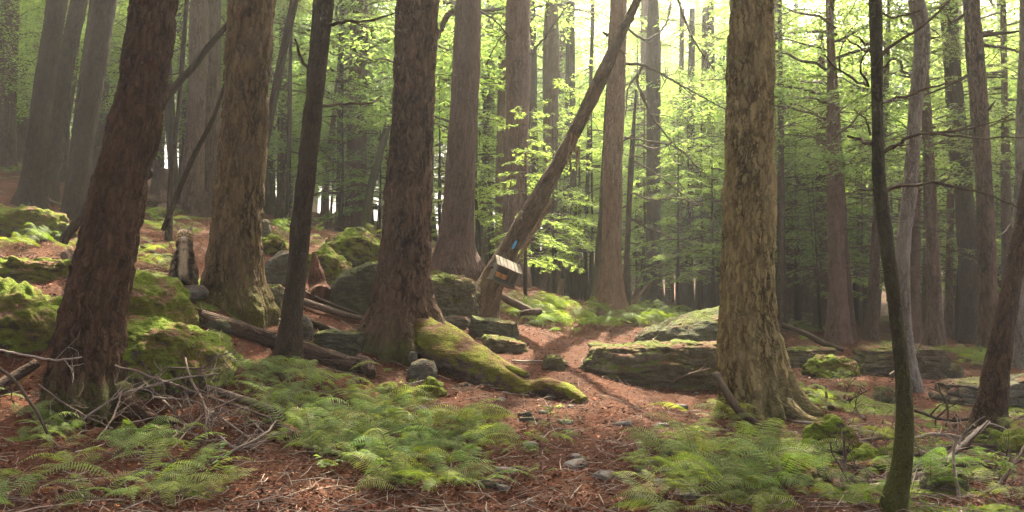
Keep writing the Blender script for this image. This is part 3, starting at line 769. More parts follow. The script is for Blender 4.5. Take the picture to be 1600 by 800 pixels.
tree('slim trunk slanting up from behind the warm brown trunk',
     [(398, 345, 16), (408, 270, 13), (425, 170, 13), (443, 80, 13), (460, 0, 14)], 15.5, BARK_DARK, H=13, crown='young_a', crown_z=8, nseg=30, ds=.05,
     branches=[[(432, 130, 4), (422, 100, 3), (418, 60, 2)]], bmat=TWIG_DARK)
tree('hazy pale trunk behind the slender dark trunk, on its left',
     [(440, 348, 18), (441, 260, 16), (443, 150, 15), (444, 0, 14)], 29, BARK_FAR, H=20, crown='mid_b', crown_z=8, nseg=24)
tree('thin dark pole close beside the slender dark trunk, on its left',
     [(449, 352, 8), (451, 250, 7), (453, 130, 6), (455, 20, 5)], 23, BARK_DARK, H=13, nseg=14, amp=0)
tree('thin slanted hazy trunk right of the slender dark trunk',
     [(504, 356, 13), (510, 280, 10), (521, 190, 9), (531, 100, 8), (540, 0, 7)], 27, BARK_FAR, H=18, crown='mid_a', crown_z=9, nseg=24)
tree('broad hazy trunk between the slender dark trunk and the reddish one',
     [(556, 345, 38), (557, 280, 32), (558, 180, 31), (560, 80, 29), (561, 0, 27)], 26, BARK_FAR, H=22, crown='mid_b', crown_z=5.6, crown_s=1.15, nseg=40, lump=.05)
tree('thin mossy trunk slanting toward the reddish trunk from behind',
     [(566, 348, 16), (578, 300, 13), (594, 240, 12), (612, 170, 10), (628, 100, 8)], 23, BARK_MOSSY, H=11, nseg=24)
tree('thin straight hazy trunk left of the reddish trunk, beyond the mossy rocks',
     [(536, 350, 10), (537, 250, 9), (540, 120, 9), (541, 0, 8)], 33, BARK_FAR, H=21, crown='mid_a', crown_z=8, nseg=20)
tree('hazy trunk seen high between the purplish trunk and the reddish one beside it',
     [(762, 440, 16), (764, 300, 14), (767, 130, 13), (768, 0, 12)], 33, BARK_FAR, H=22, crown='mid_b', crown_z=8, nseg=20)
# the stand behind the ferny strip
STAND = 'dark trunks standing in a row behind the ferny strip'
for (px, by, w, Y, lean, mt, cr, lab) in [
    (779, 462, 17, 25, 4, BARK_PURPLE, None, 'dim trunk partly hidden by the leaning dead trunk, low down'),
    (822, 466, 16, 24, 3, BARK_DARK, None, 'thin dark trunk just right of the little wooden box'),
    (838, 470, 13, 25, -3, BARK_DARK, None, 'very thin dark trunk left of the stout one in the row behind the ferns'),
    (858, 474, 27, 23, 2, BARK_FAR, None, 'stoutest dark trunk in the row behind the ferny strip'),
    (883, 474, 11, 26, 3, BARK_DARK, None, 'thin dark trunk right of the stout one in the row behind the ferns'),
    (897, 474, 13, 25, -2, BARK_DARK, None, 'thin dark trunk midway between the stout one and the orange brown trunk'),
    (912, 478, 8, 24, 8, BARK_DARK, None, 'spindly dark trunk leaning slightly toward the orange brown trunk'),
    (932, 478, 15, 19, 16, BARK_MOSSY, None, 'dark slanted trunk crossing the foot of the orange brown trunk'),
    (1021, 494, 26, 22, 0, BARK_DARK, None, 'stout dark trunk above the smooth sloping boulder'),
    (1008, 482, 24, 30, 1, BARK_PURPLE, 'mid_b', 'dim purplish trunk left of the stout dark one by the smooth boulder'),
    (1062, 484, 10, 27, 2, BARK_DARK, 'broad_d', 'thin dark trunk behind the smooth sloping boulder, left of two'),
    (1076, 484, 13, 26, 3, BARK_DARK, 'broad_a', 'thin dark trunk behind the smooth sloping boulder, right of two'),
    (1094, 482, 12, 28, 4, BARK_FAR, None, 'reddish slanted trunk just left of the thick tan trunk'),
    (1112, 482, 16, 29, -1, BARK_DARK, 'mid_a', 'dark trunk almost hidden by the left side of the thick tan trunk')]:
    tree(lab, [(px, by, w * 1.3), (px + lean * .2, by - 60, w), (px + lean, by - 250, w * .85), (px + lean * 1.8, by - 470, w * .7)], Y, mt, STAND, H=16 if cr and 'mid' in cr else 9,
         nseg=24, ds=.1, crown=cr, crown_z={None: 0, 'young_a': 3.2, 'mid_a': 5.5, 'mid_b': 6.0, 'broad_a': 2.0, 'broad_d': 1.9, 'broad_b': 3.0}[cr], crown_rot=px)
tree('bare dead sapling with bent side twigs, right of the orange brown trunk',
     [(978, 488, 14), (980, 400, 10), (985, 280, 9), (990, 200, 7), (994, 140, 4)], 19, BARK_DARK, H=None, nseg=16, amp=0,
     branches=[{'p': [(986, 250, 4), (1010, 262, 3), (1055, 295, 2), (1090, 320, 1.5)], 't': 12}, {'p': [(984, 300, 4), (1020, 312, 3), (1060, 310, 2), (1100, 322, 1.5)], 't': 10}, {'p': [(982, 340, 4), (1010, 355, 3), (1050, 372, 2)], 't': 8},
               {'p': [(989, 210, 4), (970, 225, 3), (955, 250, 2)], 't': 6}, {'p': [(988, 225, 4), (1020, 232, 3), (1045, 228, 2)], 't': 8}, {'p': [(983, 320, 4), (960, 330, 2)], 't': 3}], bmat=TWIG_DARK)
# the gloomy stand at right
GLOOM = 'trunks in the gloomy stand at right behind the mossy ledges'
for (px, by, w, Y, lean, mt, cr, lab) in [
    (1222, 490, 12, 22, -2, BARK_FAR, 'mid_a', 'thin dark trunk showing at the right side of the thick tan trunk'),
    (1240, 488, 13, 30, 2, BARK_PURPLE, 'broad_b', 'dim thin trunk a little right of the thick tan trunk'),
    (1265, 486, 17, 34, 0, BARK_FAR, None, 'hazy brown trunk left of the joined dark trunks'),
    (1285, 506, 21, 24, -1, BARK_FAR, 'young_a', 'stout brown trunk, left neighbour of the joined dark trunks'),
    (1310, 536, 28, 20, -6, BARK_PURPLE, 'broad_b', 'stout dark trunk with a bent top, left of the joined dark pair'),
    (1329, 534, 14, 20.4, -18, BARK_FAR, None, 'slimmer dark trunk, right of the joined dark pair'),
    (1361, 540, 17, 21, 14, BARK_FAR, None, 'brown trunk slanting right just behind the thin mossy bent trunk'),
    (1430, 534, 16, 21, 1, BARK_PURPLE, 'broad_b', 'dark trunk just right of the pale grey crooked trunk'),
    (1462, 540, 22, 20, -10, BARK_FAR, 'young_a', 'brown trunk midway between the grey crooked trunk and the broad dark one'),
    (1447, 528, 13, 24, 2, BARK_FAR, None, 'thin brown trunk beside the grey crooked trunk in the gloom'),
    (1482, 536, 12, 23, 4, BARK_FAR, None, 'thin straight trunk touching the broad dark one on its left'),
    (1500, 520, 15, 28, 0, BARK_FAR, 'mid_b', 'dim trunk behind the broad dark trunk'),
    (1345, 508, 11, 28, 5, BARK_FAR, None, 'thin hazy trunk behind the slanting brown trunk'),
    (1574, 530, 16, 22, -3, BARK_FAR, 'mid_a', 'dark trunk between the sunlit edged trunk and the leaning rough trunk')]:
    t = tree(lab, [(px, by, w * 1.25), (px + lean * .2, by - 70, w), (px + lean, by - 270, w * .85), (px + lean * 1.6, by - 400, w * .6)], Y, mt, GLOOM, H=12 if cr and 'mid' in cr else 8.5,
         nseg=24, ds=.1, crown=cr, crown_z={None: 0, 'young_a': 4.2, 'mid_a': 5.0, 'mid_b': 5.5, 'broad_b': 3.4}[cr], crown_rot=px)
    rs = np.random.RandomState(px)
    g = Geo(); dead_twigs(g, rs, 1.5, 5.5, 2.4, 22)
    obj('dead_branches', g.mesh('dead_branches', [TWIG_DARK]), t)

# ------------------------------------------------------------------ the leaning dead trunk and what hangs on it
def leaning_dead():
    Y = 14.0
    path, org = px_path([(750, 492, 50), (762, 460, 43), (786, 408, 34), (830, 330, 28), (888, 228, 25), (930, 140, 20), (968, 60, 17), (998, -4, 13), (1040, -95, 12), (1075, -170, 5)], Y, None, 1.6)
    t = empty('dead_tree', org, 'dead trunk leaning steeply to the right with torn bark and a wooden box on it', 'tree'); t['kind'] = 'thing'
    obj('trunk', trunk_mesh('trunk', path, org, DEADBARK, nseg=48, fine=9, ds=.04, amp=.007, plate=(8, 8, 1.2), flare=.12, seed=77, roots=[(90, .2, .3, .3), (270, .2, .3, .3)], lump=.05), t)
    rs = np.random.RandomState(5)
    # long split of bare orange wood on the right side of the stem
    for (a, b, w) in [((806, 412), (862, 312), 8), ((884, 250), (903, 205), 6), ((770, 470), (790, 440), 7)]:
        n = 14; q = []
        for k in range(n):
            f = k / (n - 1)
            p = P(a[0] * (1 - f) + b[0] * f, a[1] * (1 - f) + b[1] * f, Y - .075 + 1.6 * (492 - a[1] * (1 - f) - b[1] * f) / 600)
            q.append(p - org + rs.normal(0, .008, 3))
        g = Geo(); g.tube(np.array(q), pxm(w, Y) * .5 * np.sin(np.linspace(.25, 2.9, n)) ** .6, 9, 0)
        obj('torn_wood', g.mesh('torn_wood', [DEADWOOD], True), t)
    g = Geo()
    for k in range(9):                              # splinters hanging where the stem cracked
        x = 880 + rs.uniform(0, 22); y = 225 + rs.uniform(-20, 20)
        p = P(x + 8, y, Y + .35); e = P(x + rs.uniform(2, 12), y + rs.uniform(18, 42), Y + .3)
        g.tube(np.stack([p, (p + e) / 2 + rs.normal(0, .01, 3), e]) - org, [.02, .014, .003], 4, 0)
    obj('splinter', g.mesh('splinter', [DEADWOOD], True), t)
    for b in ([(972, 38, 6), (985, 36, 4), (990, 28, 2)], [(950, 55, 5), (942, 50, 3)], [(965, 75, 5), (975, 85, 3)], [(930, 165, 3), (915, 150, 2)], [(790, 398, 5), (778, 410, 4)]):
        px_branch(t, org, b, Y + 1.0 if b[0][1] < 200 else Y, DEADBARK)
    # painted trail mark
    m, nt, bb = newmat('blue_paint'); co = nd(nt, 'ShaderNodeTexCoord').outputs['Object']
    nt.links.new(mixc(nt, noise(nt, co, 40, 3), (.02, .20, .42), (.05, .32, .58)), bb.inputs['Base Color']); bb.inputs['Roughness'].default_value = .7
    g = Geo(); q = []
    for k in range(7):
        f = k / 6
        q.append(P(800.5 + 7 * f, 389 - 13 * f, Y + .07) - org)
    g.tube(np.array(q), [.010, .018, .021, .021, .021, .017, .008], 8, 0)
    obj('paint_blaze', g.mesh('paint_blaze', [m], True), t)
    return t
leaning_dead()

def nest_box():
    Y = 13.55
    c = P(788, 429, Y)
    root = empty('wooden_box', c, 'small weathered open fronted wooden box with slatted roof fixed to the leaning dead trunk', 'wooden box')
    root.rotation_euler = (R(4), R(22), R(20)); root.scale = (.92, .92, .92)
    wood, nt, bb = newmat('weathered_board'); co = nd(nt, 'ShaderNodeTexCoord').outputs['Object']
    nt.links.new(ramp(nt, noise(nt, vmul(nt, co, (10, 60, 60)), 1, 5, .65), [(.3, (.05, .036, .022)), (.55, (.11, .085, .055)), (.8, (.17, .135, .095))]), bb.inputs['Base Color']); bb.inputs['Roughness'].default_value = .9
    dark, nt, bb = newmat('dark_green_board'); co = nd(nt, 'ShaderNodeTexCoord').outputs['Object']
    nt.links.new(mixc(nt, noise(nt, co, 30), (.016, .024, .017), (.035, .04, .026)), bb.inputs['Base Color'])
    orange, nt, bb = newmat('orange_tile'); co = nd(nt, 'ShaderNodeTexCoord').outputs['Object']
    nt.links.new(mixc(nt, noise(nt, co, 25), (.50, .17, .05), (.62, .27, .08)), bb.inputs['Base Color'])
    def box(name, x0, x1, y0, y1, z0, z1, mat, tilt=0, parent=root, me_only=None):
        import bmesh
        bm = bmesh.new(); bmesh.ops.create_cube(bm, size=1)
        bmesh.ops.scale(bm, vec=(x1 - x0, y1 - y0, z1 - z0), verts=bm.verts)
        bmesh.ops.bevel(bm, geom=bm.edges[:], offset=.003, segments=1, affect='EDGES')
        if tilt: bmesh.ops.rotate(bm, cent=(0, 0, 0), matrix=Matrix.Rotation(tilt, 3, 'X'), verts=bm.verts)
        bmesh.ops.translate(bm, vec=((x0 + x1) / 2, (y0 + y1) / 2, (z0 + z1) / 2), verts=bm.verts)
        me = bpy.data.meshes.new(name); bm.to_mesh(me); bm.free(); me.materials.append(mat)
        return obj(name, me, parent)
    W = .20                                         # half width
    box('back_panel', -W, W, .13, .15, -.15, .16, dark)
    box('floor', -W - .02, W + .02, -.15, .153, -.17, -.152, wood)
    box('side_panel', -W - .004, -W + .016, -.13, .128, -.15, .13, wood)
    box('side_panel', W - .016, W + .004, -.13, .128, -.15, .13, wood)
    box('divider', .085, .105, -.125, .128, -.15, .12, wood)
    box('top_rail', -W + .017, W - .017, -.135, -.115, .085, .13, wood)
    box('front_rail', -W + .017, W - .017, -.145, -.128, -.15, -.118, dark)
    rs = np.random.RandomState(2)
    roof = None
    for k in range(7):
        x = -W - .04 + k * (2 * W + .08) / 7
        s = box('roof' if roof is None else 'slat', x + .003, x + (2 * W + .08) / 7 - .003, -.20, .14, .165 + rs.uniform(-.004, .004), .185 + rs.uniform(-.004, .004), wood, R(28), roof or root)
        if roof is None: roof = s
    box('orange_panel', -.135, -.055, .02, .128, -.075, .0, orange)
    box('orange_panel', -.025, .06, .02, .128, -.075, .0, orange)
    box('bracket', -W - .06, -W - .005, .04, .08, .02, .05, dark)
nest_box()

def scrap():
    c = P(722, 497, 13.7); rs = np.random.RandomState(3)
    m, nt, bb = newmat('pale_pink'); bb.inputs['Base Color'].default_value = (.75, .48, .50, 1)
    g = Geo(); t = np.linspace(0, 1, 9)
    for k in range(3):
        g.tube(np.stack([t * .15 - .07, rs.normal(0, .012, 9), .02 + .03 * np.sin(t * 3.1) + rs.normal(0, .006, 9)], 1), .012 + .026 * np.sin(t * 3.1), 7, 0)
    o = obj('scrap', g.mesh('scrap', [m], True), None, (c[0], c[1], tz(c[0], c[1]) + .02))
    tag(o, 'small pale pink scrap lying at the foot of the leaning dead trunk', 'scrap')
scrap()

# broken pole propped against the second thick trunk
def pole():
    rs = np.random.RandomState(8)
    p4 = np.array([[*P(a, b, y), pxm(w, y) / 2] for a, b, w, y in [(98, 378, 15, 12.2), (180, 268, 13, 12.25), (262, 155, 12, 12.3), (320, 82, 10, 12.35), (362, 30, 8, 12.4), (420, -45, 5, 12.45)]])
    s = np.linspace(0, np.linalg.norm(np.diff(p4[:, :3], axis=0), axis=1).sum() * .999, 60)
    q, _ = catmull(p4, s); q[:, :3] += np.cumsum(rs.normal(0, .004, (60, 3)), 0)
    g = Geo(); o0 = q[0, :3].copy(); g.tube(q[:, :3] - o0, q[:, 3], 12, 0)
    o = obj('fallen_pole', g.mesh('fallen_pole', [BARK_DARK], True), None, o0)
    tag(o, 'long thin dead pole leaning diagonally behind the leaning front trunk', 'dead tree')
    b = q[42, :3] - o0
    p4 = np.array([[*P(a, bb, 12.6), pxm(w, 12.6) / 2] for a, bb, w in [(255, 360, 9), (300, 250, 8), (335, 180, 7), (352, 130, 5)]])
    s = np.linspace(0, np.linalg.norm(np.diff(p4[:, :3], axis=0), axis=1).sum() * .999, 30)
    q, _ = catmull(p4, s); g = Geo(); o0 = q[0, :3].copy(); g.tube(q[:, :3] - o0, q[:, 3], 8, 0)
    tag(obj('fallen_pole', g.mesh('fallen_pole', [BARK_DARK], True), None, o0), 'thin dark dead pole slanting up against the warm brown trunk above the cat', 'dead tree')
pole()

# ------------------------------------------------------------------ trees of the background, copied from a few built kinds
def bg_kinds():
    kinds = {}
    specs = {'needle_a': ('mid_a', 5.5, 16, .19, BARK_FAR, 1), 'needle_b': ('mid_b', 4.2, 16, .22, BARK_FAR, 1), 'needle_c': ('young_a', 1.6, 8, .10, BARK_DARK, 0), 'tall': ('tall_a', 8, 20, .26, BARK_FAR, 1),
             'leafy_a': ('broad_a', 1.4, 6.4, .06, BARK_DARK, 0), 'leafy_b': ('broad_b', 2.6, 11.2, .12, BARK_DARK, 0), 'leafy_c': ('broad_c', 6, 16, .18, BARK_GREY, 0), 'leafy_d': ('broad_d', 1.0, 4.6, .045, BARK_DARK, 0), 'leafy_e': ('broad_e', 1.3, 10.5, .11, BARK_DARK, 0), 'bare': (None, 0, 14, .13, BARK_FAR, 1)}
    for i, (k, (cr, cz, H, r, bm_, dead)) in enumerate(specs.items()):
        rs = np.random.RandomState(40 + i)
        z = np.array([-.35, 0, 1.2, H * .3, H * .6, H]); 
        wob = np.cumsum(rs.normal(0, .05, (6, 2)), 0) * H * .05
        path = np.stack([wob[:, 0], wob[:, 1], z, r * np.array([1.15, 1.1, 1.0, .85, .55, .06])], 1)
        me = trunk_mesh('trunk_' + k, path, np.zeros(3), bm_, nseg=16, fine=H * .7, ds=.16, amp=.006, seed=60 + i, top_ds=.5)
        g = None
        if dead:
            gg = Geo(); dead_twigs(gg, rs, 1.2, min(cz + .5, 6) if cr else 8, 2.0, 20); g = gg.mesh('dead_branches_' + k, [TWIG_DARK])
        kinds[k] = (me, cr, cz, g)
    return kinds
KINDS = bg_kinds()
PROTO = {}
def bg_tree(k, x, y, sc, rot, lean, label, group):
    me, cr, cz, dead = KINDS[k]
    z = tz(x, y)
    if k not in PROTO:
        o = bpy.data.objects.new('tree', None); o.empty_display_size = .2; COL.objects.link(o)
        ch = [obj('trunk', me, o)]
        if cr: ch.append(obj('crown', crown_mesh(cr), o, (0, 0, cz)))
        if dead: ch.append(obj('dead_branches', dead, o))
        PROTO[k] = (o, ch)
    else:
        o0, ch0 = PROTO[k]
        o = o0.copy(); COL.objects.link(o)
        for c in ch0:
            d = c.copy(); d.parent = o; COL.objects.link(d)
    o.location = (x, y, z); o.rotation_euler = (lean[0], lean[1], rot); o.scale = (sc, sc, sc)
    o['kind'] = 'thing'
    return tag(o, label, 'tree', group)

def bg_label(x, y, k):
    px, _ = to_px(x, y, tz(x, y))
    far = 'distant' if y > 46 else 'middle distance'
    side = 'left slope' if px < 430 else 'woods left of the purplish trunk' if px < 690 else 'woods behind the leaning dead trunk' if px < 1130 else 'woods behind the mossy ledges at right'
    what = {'l': 'leafy tree', 'n': 'drooping conifer', 't': 'tall conifer', 'b': 'bare trunk'}[k[0]]
    return f'{far} hazy {what} in the {side}', f'{far} {what}s in the {side}'

def fill_forest():
    rs = np.random.RandomState(12)
    placed = list(TREES)
    n = 0
    for ymin, ymax, gap, want in ((22, 34, 2.4, 46), (34, 48, 3.2, 52), (48, 66, 5.0, 34), (66, 96, 8.0, 20)):
        tries = 0; got = 0
        while got < want and tries < 4000:
            tries += 1
            y = rs.uniform(ymin, ymax); x = rs.uniform(-1, 1) * (.62 * y + 3)
            if any((x - a) ** 2 + (y - b) ** 2 < gap * gap for a, b in placed): continue
            px = 800 + FPX * x / y
            if y < 46 and 690 < px < 1130 and rs.rand() < .45: continue
            u = rs.rand()
            if y > 50: k = 'leafy_c' if u < .45 else 'leafy_e' if u < .75 else 'needle_b' if u < .85 else 'leafy_b'
            elif px < 430: k = 'needle_a' if u < .25 else 'tall' if u < .32 else 'leafy_b' if u < .55 else 'leafy_e' if u < .92 else 'bare'
            elif px < 1130: k = 'leafy_b' if u < .25 else 'leafy_e' if u < .55 else 'leafy_c' if u < .67 else 'needle_c' if u < .75 else 'leafy_a' if u < .93 else 'needle_a'
            else: k = 'leafy_b' if u < .33 else 'leafy_e' if u < .58 else 'leafy_c' if u < .73 else 'needle_b' if u < .82 else 'leafy_a' if u < .88 else 'bare' if u < .94 else 'needle_c'
            sc = rs.uniform(.85, 1.25) * (1.0 if y < 46 else 1.3 if y < 66 else 1.6)
            lab, grp = bg_label(x, y, k)
            bg_tree(k, x, y, sc, rs.uniform(0, 6.28), (rs.normal(0, .03), rs.normal(0, .06)), lab, grp)
            placed.append((x, y)); got += 1
fill_forest()
def understory():
    rs = np.random.RandomState(33)
    for k in range(26):                              # low growth far back that closes the view between the trunks
        y = rs.uniform(44, 66); x = (rs.uniform(560, 1640) - 800) / FPX * y
        lab = 'far off leafy sapling seen between the trunks'
        bg_tree(['leafy_a', 'leafy_d', 'leafy_e'][rs.randint(3)], x, y, rs.uniform(1.0, 1.5), rs.uniform(0, 6.28), (0, 0), lab, 'far off leafy saplings')
    for (x0, x1, n, y0, y1, lab) in ((740, 1125, 17, 24, 34, 'low leafy sapling in the understory behind the leaning dead trunk'), (1215, 1600, 15, 22, 34, 'low leafy sapling in the gloomy stand at right'), (400, 690, 15, 24, 44, 'leafy sapling on the crest of the slope left of the purplish trunk'), (0, 380, 11, 24, 44, 'leafy sapling high on the left slope')):
        for k in range(n):
            y = rs.uniform(y0, y1); x = (rs.uniform(x0, x1) - 800) / FPX * y
            kd = ['leafy_a', 'leafy_d', 'leafy_d', 'needle_c', 'leafy_a'][rs.randint(5)] if x0 != 400 else ['leafy_a', 'leafy_e', 'leafy_d'][rs.randint(3)]
            bg_tree(kd, x, y, rs.uniform(.75, 1.15), rs.uniform(0, 6.28), (rs.normal(0, .04), rs.normal(0, .04)), lab, lab.replace('sapling', 'saplings').replace('leafy', 'leafy', 1))
understory()
# sunlit leafy saplings that close the view under the leaning trunk
for (px, py, Y, k, sc, lab) in [(835, 474, 22, 'leafy_d', .8, 'low leafy sapling under the leaning dead trunk'), (905, 476, 25, 'leafy_a', .95, 'leafy sapling left of the orange brown trunk'),
                                (1060, 486, 21, 'leafy_d', 1.0, 'bright yellow green sapling above the smooth sloping boulder'), (1095, 486, 24, 'leafy_d', 1.25, 'tall leafy sapling beside the thick tan trunk, on its left'),
                                (822, 470, 17.2, 'leafy_d', .75, 'leafy sapling hiding the lower part of the reddish trunk, above the wooden box'), (590, 372, 25, 'leafy_d', 1.1, 'low leafy sapling beyond the mossy rocks, left of the reddish trunk'),
                                (1250, 500, 25, 'leafy_a', .9, 'leafy sapling right behind the thick tan trunk'), (640, 372, 27, 'leafy_a', 1.1, 'leafy sapling mostly hidden behind the reddish brown trunk'),
                                (870, 470, 30, 'leafy_b', .9, 'larger leafy sapling behind the row of dark trunks, left'), (1000, 474, 31, 'leafy_b', .85, 'larger leafy sapling behind the row of dark trunks, right'),
                                (1370, 520, 26, 'leafy_a', 1.1, 'bright leafy sapling behind the thin mossy bent trunk'), (1580, 520, 27, 'leafy_b', .8, 'leafy sapling at the right edge behind the dark trunk')]:
    p = P(px, py, Y)
    bg_tree(k, p[0], p[1], sc, px * .37, (0, 0), lab, None)
SPRAY = 'feathery sunlit saplings in the middle distance'
for (px, Y, sc, lab) in [(868, 21, 1.0, 'feathery sapling in front of the stoutest trunk of the dark row'), (922, 23, 1.25, 'feathery sapling just left of the orange brown trunk'), (1003, 24, 1.3, 'feathery sapling just right of the bare dead sapling'), (1078, 22.5, 1.15, 'bright feathery sapling over the top of the smooth sloping boulder'), (1112, 21, 1.0, 'bright feathery sapling touching the left side of the thick tan trunk'),
                         (690, 23, 1.1, 'feathery sapling in the gap between the reddish and the purplish trunks'), (748, 22, 1.2, 'feathery sapling just right of the purplish trunk'), (1242, 24, 1.3, 'feathery sapling right of the thick tan trunk'), (1278, 27, 1.3, 'feathery sapling left of the joined dark trunks'), (1352, 25, 1.2, 'feathery sapling left of the thin mossy bent trunk'), (1460, 27, 1.2, 'feathery sapling in the gloom left of the broad dark trunk'), (530, 24, 1.1, 'feathery sapling right of the slender dark trunk'), (1228, 27, 1.9, 'tall feathery sapling close to the right side of the thick tan trunk'), (1295, 29, 1.9, 'tall feathery sapling above the joined dark trunks'), (1335, 26, 1.6, 'tall feathery sapling just left of the bent trunk'), (1400, 28, 1.8, 'tall feathery sapling behind the pale grey crooked trunk'), (1565, 27, 1.7, 'tall feathery sapling right of the sunlit edged trunk')]:
    x = (px - 800) / FPX * Y
    bg_tree('leafy_d', x, Y, sc, px * .53, (0, 0), lab, SPRAY)
for (px, Y, kd, lab) in [(578, 36, 'leafy_e', 'leafy tree on the crest of the slope just left of the reddish trunk'), (604, 43, 'leafy_e', 'leafy tree beyond the crest, partly behind the reddish trunk'), (425, 38, 'leafy_e', 'leafy tree on the crest just right of the warm brown trunk'), (470, 44, 'leafy_e', 'leafy tree beyond the crest behind the slender dark trunk'), (535, 40, 'leafy_e', 'leafy tree on the crest midway between the slender dark and reddish trunks')]:
    bg_tree(kd, (px - 800) / FPX * Y, Y, 1.0, px * .7, (0, 0), lab, None)
# ------------------------------------------------------------------ rocks
_CS = {}
ROCK_TOPS = []
def on_ground(a, b, y):
    """distance of what lies on the floor at this point: never below the ground"""
    h = ground_hit(a, b, 3.5, 45)
    return y if h is None or y < h[1] * .98 else h[1] * .98
def cubesphere(n):
    if n in _CS: return _CS[n]
    import bmesh
    u = np.linspace(-1, 1, n + 1)
    V = []; Q = []
    base = 0
    for ax in range(3):
        for s in (-1, 1):
            a, b = np.meshgrid(u, u, indexing='ij')
            p = np.zeros((n + 1, n + 1, 3)); p[..., ax] = s; p[..., (ax + 1) % 3] = a * s; p[..., (ax + 2) % 3] = b
            V.append(p.reshape(-1, 3))
            i = np.arange(n)[:, None] * (n + 1); j = np.arange(n)[None]
            Q.append(np.stack([i + j, i + n + 1 + j, i + n + 2 + j, i + j + 1], 2).reshape(-1, 4) + base)
            base += (n + 1) ** 2
    V = np.concatenate(V); Q = np.concatenate(Q)
    key = np.round(V * 1e5).astype(np.int64)
    _, idx, inv = np.unique(key, axis=0, return_index=True, return_inverse=True)
    _CS[n] = (V[idx], inv.ravel()[Q])
    return _CS[n]

def rock_geo(size, seed, n=26, box=.45, strata=0.0, rough=.16, shear=0.0, taper=0.0, layers=9, lump=0.0):
    """size: full width (x), depth (y), height (z); box 0 = ellipsoid, 1 = box"""
    V, Q = cubesphere(n)
    l = np.linalg.norm(V, axis=1, keepdims=True)
    v = V / l * (1 - box) + V * box * .92
    s = np.array(size) / 2
    big = fbm(v * 1.3 + seed * 5.1, 3, seed)
    v = v * (1 + rough * 1.6 * big[:, None])
    v[:, 2] += shear * v[:, 0]
    v[:, 2] *= 1 - taper * v[:, 0]
    w = v * s
    fr = 1 / max(.12, s.min())
    w = w + (V / l) * (rough * 1.5 * s.min() * fbm(w * fr * 1.2 + seed, 4, seed + 3))[:, None]
    rid = 1 - 2 * np.abs(vnoise(w * fr * 2.6 + 7, seed + 8))
    w = w - (V / l) * (rough * .35 * s.min() * np.maximum(rid, 0) ** 3)[:, None]
    w = w + (V / l) * (min(.02, .06 * s.min()) * fbm(w * 16 + seed, 3, seed + 11))[:, None]
    if lump: w = w + (V / l) * (lump * np.abs(fbm(w * 5 + seed, 4, seed + 15)))[:, None]
    if strata > 0:
        zz = (w[:, 2] + .30 * s[2] * vnoise(w * (2.2 / s[0]) + 9, seed + 4) + .10 * w[:, 0] * s[2] / s[0]) / s[2] * layers / 2
        ly = np.floor(zz); fr = zz - ly
        r = _h(ly.astype(int), np.full(len(ly), seed), np.zeros(len(ly), int), 3) - .5
        r2 = vnoise(np.stack([w[:, 0] / s[0] * 5.2, w[:, 1] / s[1] * 4.2, ly * 5.0], 1), seed + 6)
        off = strata * (r * .7 + r2 * .8 - .55 * np.exp(-(fr / .16) ** 2) - .3 * np.exp(-((1 - fr) / .14) ** 2))
        hz = v.copy(); hz[:, 2] = 0
        blk = np.round(2.4 * fbm(np.stack([w[:, 0] / s[1] * 1.6, w[:, 1] / s[1] * 1.6, ly * 3.1], 1), 2, seed + 17)) / 2.4
        off = off + strata * 1.1 * blk
        w = w + hz / (np.linalg.norm(hz, axis=1, keepdims=True) + .15) * off[:, None]
    return w, Q

def rock(label, x0, y0, x1, y1, Y, mat, seed, depth=1.0, bury=.35, name='rock', cat='rock', rot=0.0, tilt=0.0, extra=None, **kw):
    """a stone that fills the given box of the photograph when seen from there, standing at distance Y"""
    g0 = ground_hit(min(max((x0 + x1) / 2, 0), 1600), y1, 3.5, 45)
    if g0 is not None and Y > g0[1] + .5 * pxm(x1 - x0, Y) * depth: print('ROCKFAR', label[:40], Y, round(g0[1], 2)); Y = g0[1] + .42 * pxm(x1 - x0, Y) * depth
    W = pxm(x1 - x0, Y); H = pxm(y1 - y0, Y) * (1 + bury)
    top = P((x0 + x1) / 2, y0, Y); c = np.array([top[0], Y, top[2] - H / 2])
    if mat is ROCK_GREEN: kw['lump'] = .13
    if not kw.get('strata'): kw['box'] = kw.get('box', .45) * .5
    kw['n'] = int(kw.get('n', 26) * 1.5)
    w, Q = rock_geo((W, W * depth, H), seed, **kw)
    a = rot
    w = w @ np.array([[math.cos(a), math.sin(a), 0], [-math.sin(a), math.cos(a), 0], [0, 0, 1]])
    w[:, 2] += tilt * w[:, 0]
    base = c
    ROCK_TOPS.append((w + c, label))
    o = obj(name, mesh_np(name, w, Q, None, [mat], True), None, base)
    tag(o, label, cat)
    return o

rock('long layered mossy boulder lying beside the trail, left of the thick tan trunk', 896, 528, 1150, 604, 12.4, ROCK_MOSSY, 4, .62, .3, n=64, box=.55, strata=.055, rough=.17, shear=-.06, taper=-.22, layers=6, tilt=-.02)
rock('smooth grey green boulder sloping up behind the long layered one', 985, 486, 1215, 560, 14.2, ROCK_LICHEN, 9, .6, .3, n=40, box=.3, rough=.07, shear=.30, taper=-.2)
rock('flat grey slab by the foot of the leaning dead trunk', 735, 497, 812, 530, 13.0, ROCK_LICHEN, 11, .8, .3, n=30, box=.55, rough=.10, shear=-.25, strata=.01)
rock('low mossy slab under the flat grey slab, by the path', 752, 526, 826, 556, 12.4, ROCK_MOSSY, 12, .7, .4, n=28, box=.5, rough=.1, shear=-.3, strata=.015)
rock('thin slab in the shade between the reddish trunk and the leaning dead trunk', 682, 492, 738, 514, 13.4, ROCK_SOME, 13, .8, .4, n=24, box=.6, rough=.08)
